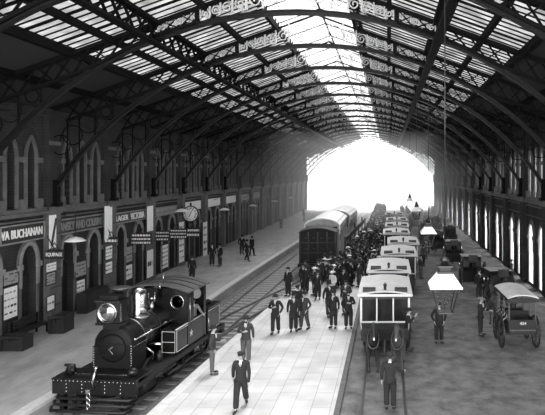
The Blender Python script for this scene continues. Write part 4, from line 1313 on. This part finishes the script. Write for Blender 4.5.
for y,x,lab in ((12.4,1.26,'large nearest hanging gas lantern with white pyramid cap over the cab road'),(25,1.8,'second hanging gas lantern with white cap, beyond the nearest one'),(39.5,2.0,'third hanging gas lantern, small above the omnibus queue'),(54,2.1,'fourth hanging gas lantern, tiny towards the bright opening')):
    place(ln,USED,(x,y,4.53 if y<20 else 4.35),0,lab,'gas lanterns hanging over the cab road')
def shade_lamp():
    t=thing('gas_pendant','','lamp')
    mb=MB(); mb.lathe([(.5,0),(.5,.02),(.3,.16),(.12,.22),(.02,.24)],WHITE,(0,0,.35),20); child(t,'shade',mb,'white enamelled conical shade')
    mb=MB(); mb.lathe([(.1,0),(.2,.12),(.27,.33),(.25,.35)],LAMPGLASS,(0,0,0),8); child(t,'globe',mb)
    mb=MB(); mb.cyl((0,0,.55),(0,0,1.9),.025,BLACK,6); mb.lathe([(.06,0),(.09,.1),(.03,.25)],BLACK,(0,0,.58),8); mb.cyl((0,0,1.85),(-1.25,0,1.85),.025,BLACK,6); mb.tube([(-1.25,0,1.3),(-.8,0,1.4),(-.5,0,1.7),(-.4,0,1.85)],.02,BLACK,6)
    for a in range(6): mb.cyl((cos(a*pi/3)*.1,sin(a*pi/3)*.1,0),(cos(a*pi/3)*.27,sin(a*pi/3)*.27,.36),.01,BLACK,4)
    child(t,'bracket',mb)
    return t
sl=shade_lamp()
for y,z,lab in ((28.75,3.75,'wall gas lamp with white shade between the two nearest shop signs'),(43.6,4.25,'wall gas lamp with white shade beside the platform clock'),(55,3.6,'wall gas lamp with white shade, first beyond the clock'),(66.5,3.3,'wall gas lamp with white shade, second beyond the clock'),(79,3.2,'wall gas lamp with white shade, third beyond the clock'),(92,3.1,'farthest wall gas lamp on the left platform wall')):
    place(sl,USED,(-16.05,y,z),0,lab,'gas lamps along the left wall')
ck=thing('platform_clock','large round white clock with roman numerals projecting over the left platform','clock',(-16.2,46,4.25))
mb=MB(); T=Matrix.Rotation(pi/2,4,'X'); mb.lathe([(.60,-.12),(.66,-.1),(.66,.1),(.60,.12),(.58,.10),(.58,-.10)],BLACK,(0,0,0),32,T); child(ck,'case',mb)
mb=MB(); mb.lathe([(.585,-.105),(.585,.105)],WHITE,(0,0,0),32,T); child(ck,'dial',mb,'white dial')
mb=MB()
roman=['XII','I','II','III','IIII','V','VI','VII','VIII','IX','X','XI']
for i in range(12):
    a=-i*pi/6
    tm=textmesh(roman[i],.15,INK,.008,fontw=.05*len(roman[i])+.02)
    mb.mesh(tm,Matrix.Translation((0,-.112,0))@Matrix.Rotation(pi/2,4,'X')@Matrix.Rotation(a,4,'Z')@Matrix.Translation((0,.46,0)))
child(ck,'numerals',mb)
def hand(ang,L,wd):
    mb=MB(); d=Vector((sin(ang),0,cos(ang))); mb.beam(d*-.1+Vector((0,-.125,0)),d*L+Vector((0,-.125,0)),wd,.01,INK,(0,1,0)); return mb
child(ck,'hour_hand',hand(radians(205),.3,.05)); child(ck,'minute_hand',hand(radians(30),.46,.035))
mb=MB(); mb.box(-.9,-.6,-.04,.04,-.05,.05,BLACK); mb.lathe([(.1,.62),(.06,.75),(.1,.8),(.02,.95)],BLACK,(0,0,0),8); mb.lathe([(.08,-.8),(.14,-.7),(.1,-.62)],BLACK,(0,0,0),8); child(ck,'bracket',mb)

# ---------------------------------------------------------------- signs and posters on the left wall
def wall_pt(px, py, X):        # where a photographed wall point lies
    Y=(X*F)/(px-388); return Y, CAMZ-(py-173)*Y/F
ROTW = Matrix.Rotation(pi/2,4,'Z')@Matrix.Rotation(pi/2,4,'X')      # text facing +X, reading along +Y
def fascia(y0,y1,z0,z1,text,label,dark=True,th=.5,mode='one'):
    t=thing('shop_sign',label,'sign',(XL,(y0+y1)/2,0))
    L=(y1-y0)
    mb=MB(); mb.box(0,.08,-L/2,L/2,z0,z1,SIGN if dark else PAPER_G); child(t,'board',mb)
    mb=MB()
    for a,b,c,d in ((-L/2-.06,L/2+.06,z1,z1+.07),(-L/2-.06,L/2+.06,z0-.07,z0),(-L/2-.07,-L/2,z0-.07,z1+.07),(L/2,L/2+.07,z0-.07,z1+.07)): mb.box(0,.13,a,b,c,d,STONE_L)
    child(t,'frame',mb,'pale moulded frame')
    for tx,fa,fb,hh,mt in text:
        tm=textmesh(tx,hh,mt,.02,fontw=(fb-fa)*L); mb=MB(); mb.mesh(tm,Matrix.Translation((.1,(-.5+(fa+fb)/2)*L,(z0+z1)/2))@ROTW); child(t,'lettering',mb)
    return t
fascia(24.75,27.85,4.42,5.15,[('VA BUCHANAN',.0,.95,.40,LETTER)],'long black shop sign lettered BUCHANAN at the left end')
fascia(29.1,33.6,4.42,5.1,[('ANSKY AND COUSINS',.02,.98,.46,mat('dim_letter',.2,.6))],'dim lettered black shop sign above the white lamp shade')
fascia(34.95,39.5,4.42,5.0,[('LAGER',.06,.42,.34,SHIRT),('VICTORIA',.5,.96,.44,SHIRT)],'shop sign ending in white letters VICTORIA')
fascia(40.9,45.3,4.42,4.95,[],'blank grey shop sign left of the clock',False)
for k,y in enumerate((46.8,52.7,58.6,64.5,70.4)):
    mb=MB(); mb.box(0,.09,0,4.4,4.35,5.1,PAPER if k in(0,1,2) else PAPER_G); mb.build('shop_fascia',loc=(XL,y,0),label=['pale blank fascia board directly right of the clock','pale blank fascia board one bay beyond the clock','pale blank fascia board two bays beyond the clock','greyish fascia board three bays beyond the clock','greyish fascia board four bays beyond the clock'][k],cat='sign',group='fascia boards over the far left doors')
# posters: px box on wall plane, proud
def poster(x0,y0,x1,y1,X,label,frame=False,mt=PAPER,marks=0):
    Ya,za=wall_pt(x0,y0,X); Yb,zb=wall_pt(x1,y1,X)
    Y0,Y1=min(Ya,Yb),max(Ya,Yb)
    Ym=(Y0+Y1)/2; z1=CAMZ-(y0-173)*Ym/F; z0=CAMZ-(y1-173)*Ym/F
    t=thing('wall_poster',label,'poster',(X,Ym,0)); L=Y1-Y0
    mb=MB(); mb.box(0,.015,-L/2,L/2,z0,z1,mt); child(t,'sheet',mb)
    if frame:
        mb=MB()
        for a,b,c,d in ((-L/2,L/2,z1,z1+.05),(-L/2,L/2,z0-.05,z0),(-L/2-.05,-L/2,z0-.05,z1+.05),(L/2,L/2+.05,z0-.05,z1+.05)): mb.box(0,.04,a,b,c,d,DARKWOOD)
        child(t,'frame',mb)
    if marks:
        mb=MB(); mb.box(.0146,.0152,-L*.45,L*.45,z0+.01,z1-.01,mt); rr=random.Random(int(x0*7+y0)); 
        for k in range(marks):
            z=z1-(k+.8)*(z1-z0)/(marks+.6); hh=(z1-z0)/(marks+1)*rr.uniform(.25,.6); x_=-L*.42
            while x_<L*.36:
                w_=L*rr.uniform(.06,.3); h2=hh*rr.uniform(.5,1); mb.box(.015,.02,x_,min(x_+w_,L*.42),z-h2/2,z+h2/2,INK if rr.random()<.7 else PAPER_G); x_+=w_+L*rr.uniform(.04,.12)
        child(t,'print',mb,'dark printed lines')
    return t
PW=XL+.37
poster(49,215,56,248,PW,'tall white poster with diagonal dark band on the nearest pilaster',marks=0)
q=MB(); Ya,za=wall_pt(50,246,PW); Yb,zb=wall_pt(55.5,218,PW); q.beam((PW+.022,Ya+.02,za),(PW+.022,Yb-.05,zb),.012,.2,INK,(1,0,0))
q.build('printed_band',bpy.data.objects['wall_poster'],loc=None)
_o=bpy.data.objects['printed_band']; _o.matrix_parent_inverse=Matrix.Translation(bpy.data.objects['wall_poster'].location).inverted(); _o['label'] = 'dark diagonal band'
poster(46.5,263,56,271,PW,'small white bill below the EQUIPAGE sign',marks=2)
poster(46,273,55,284,PW,'framed grey bill on the nearest pilaster, middle',True,PAPER_G,3)
poster(46.5,296,54,310,PW,'black framed notice with pale oval near the pilaster foot',True,PAPER,1)
poster(3,271,18,284,XL+.02,'dark pictorial bill above a white one at far left',True,PAPER_G,3)
poster(3,287,17,318,XL+.02,'large white poster low on the wall at the far left edge',True,PAPER,4)
poster(73.5,262,86,276,XL+.02,'pair of framed certificates between the second bay doors',True,PAPER_G,3)
poster(76,280,84.5,294,XL+.02,'white framed bill low between the second bay doors',True,PAPER,3)
poster(104.5,206,112,239,PW,'tall plain white poster on the pilaster left of the VICTORIA sign')
poster(105,246,112,259,PW,'grey arched bill on the pilaster under the short hanging board',True,PAPER,3)
poster(105,262,112,273,PW,'dark framed portrait bill low on the second pilaster',True,PAPER,2)
poster(125,247,132,262,XL+.02,'grey bill between the third bay doors',False,PAPER_G,3)
poster(125.5,265,132,279,XL+.02,'bright white poster low between the third bay doors',False,SHIRT,2)
poster(147,206,153,231,PW,'tall white poster on the pilaster above the middle hanging boards')
poster(147,250,153,277,PW,'long white poster below the middle hanging boards',False,SHIRT,1)
poster(161,245,168,268,XL+.02,'tall striped poster right of the long white one',False,PAPER,5)
poster(179,222,184,262,PW,'pale poster strip on the pilaster left of the clock',False,PAPER,6)
poster(203,222,207,262,PW,'pale poster strip on the pilaster right of the clock',False,PAPER,5)
# hanging boards facing the viewer
def board(px0,py0,px1,py1,Y,label,text=None,lines=0,cat='sign'):
    k=Y/F; x0=(px0-388)*k; x1=(px1-388)*k; z1=CAMZ-(py0-173)*k; z0=CAMZ-(py1-173)*k
    t=thing('hanging_sign',label,'sign',((x0+x1)/2,Y,0),0); W=(x1-x0)/2
    mb=MB(); mb.box(-W,W,-.03,.03,z0,z1,SIGN); child(t,'board',mb)
    mb=MB()
    if text: mb.mesh(textmesh(text,(z1-z0)*.5,LETTER,.01,fontw=W*1.7),Matrix.Translation((0,-.04,(z0+z1)/2))@Matrix.Rotation(pi/2,4,'X'))
    else:
        rr=random.Random(int(px0)); n=lines
        for i in range(n):
            z=z1-(i+.5)*(z1-z0)/n; x=-W*.9
            while x<W*.85:
                w_=rr.uniform(.05,.16); mb.box(x,min(x+w_,W*.9),-.042,-.03,z-(z1-z0)/n*.22,z+(z1-z0)/n*.22,LETTER); x+=w_+.05
    child(t,'lettering',mb)
    mb=MB(); xw=XL+.3-(x0+x1)/2
    mb.box(xw,W,-.02,.02,z1,z1+.05,BLACK); mb.beam((xw,0,z1+.7),(0,0,z1+.05),.04,.04,BLACK); mb.beam((-W*.5,0,z1),(0,0,z1+.4),.03,.03,BLACK); mb.beam((W*.5,0,z1),(0,0,z1+.4),.03,.03,BLACK); child(t,'bracket',mb)
    return t
board(45,250.5,64,259,27.8,'black hanging board lettered EQUIPAGE','EQUIPAGE')
board(104.5,238,118,243.5,33.7,'short hanging board on the second pilaster',None,1)
board(129,233.5,152,244.5,37.6,'wide two-line hanging board under the VICTORIA sign',None,3)
board(148,231,170,241,41.0,'two-line hanging board left of the clock lamp',None,3)
board(167,229,187,238.5,43.8,'two-line hanging board just left of the clock',None,3)
board(184,228,200,237,46.8,'two-line hanging board directly beneath the clock',None,2)
# luggage, and dark benches added for the shadow, against the left wall
def bench(y,label):
    t=thing('added_bench',label,'bench',(XL+.55,y,0))
    mb=MB()
    for k in range(4): mb.box(-.12+k*.13,-.02+k*.13,-1.1,1.1,.43,.47,DARKWOOD)
    child(t,'seat',mb)
    mb=MB()
    for k in range(3): mb.box(-.2,-.16,-1.1,1.1,.55+k*.14,.65+k*.14,DARKWOOD)
    child(t,'backrest',mb)
    for s in (-1,1):
        mb=MB(); mb.box(-.2,-.14,s*.9-.04,s*.9+.04,0,.95,IRON); mb.box(.3,.36,s*.9-.04,s*.9+.04,0,.43,IRON); mb.box(-.2,.36,s*.9-.03,s*.9+.03,.38,.43,IRON); child(t,'leg',mb)
    return t
bench(22.2,'added dark bench filling the shadow against the left wall at the picture edge')
bench(25.9,'added dark bench filling the wall-foot shadow left of the large trunk')
def trunk(loc,w_,d,h,label,rz=0):
    t=thing('travelling_trunk',label,'trunk',loc,rz)
    mb=MB(); mb.box(-w_/2,w_/2,-d/2,d/2,0,h*.8,DARKWOOD); child(t,'body',mb)
    mb=MB(); arch_roof(mb,-w_/2-.01,w_/2+.01,-d/2-.01,d/2+.01,h*.8,.05,h*.15,DARKWOOD); child(t,'lid',mb)
    mb=MB()
    for s in (-.3,.3): mb.box(s*w_-.03,s*w_+.03,-d/2-.02,d/2+.02,0,h*.82,LEATHER)
    mb.box(-.04,.04,-d/2-.03,-d/2,h*.6,h*.8,BRASS); child(t,'strap',mb)
    return t
trunk((-15.7,26.9,0),.75,.9,.85,'big dark trunk standing out from the wall below the EQUIPAGE sign')
trunk((-16.1,24.2,0),1.1,.7,.6,'low dark trunk against the wall near the left picture edge')
mb=MB(); mb.box(0,.55,0,2.2,0,1.05,DARKWOOD); mb.box(-.0,.6,-.03,2.23,1.05,1.1,DARKWOOD); mb.box(.55,.57,.1,1.0,.15,.9,BLACK); mb.box(.55,.57,1.2,2.1,.15,.9,BLACK)
mb.build('luggage_counter',loc=(XL+.4,30.2,0),label='dark wooden counter between the doors behind the trunk',cat='counter')

# smoky haze drifting around the far opening
m = bpy.data.materials.new('haze'); m.use_nodes = True; nt = m.node_tree; nt.nodes.clear()
out = nt.nodes.new('ShaderNodeOutputMaterial'); vs_ = nt.nodes.new('ShaderNodeVolumeScatter')
vs_.inputs['Density'].default_value = .022; vs_.inputs['Color'].default_value = (1, 1, 1, 1); vs_.inputs['Anisotropy'].default_value = .3
nt.links.new(vs_.outputs[0], out.inputs['Volume'])
hz = MB().box(-16.5, 9.3, 57, 170, -.1, 12, m).build('smoke_haze', label='bright smoky haze hanging in the far end of the shed', cat='haze', kind='stuff')
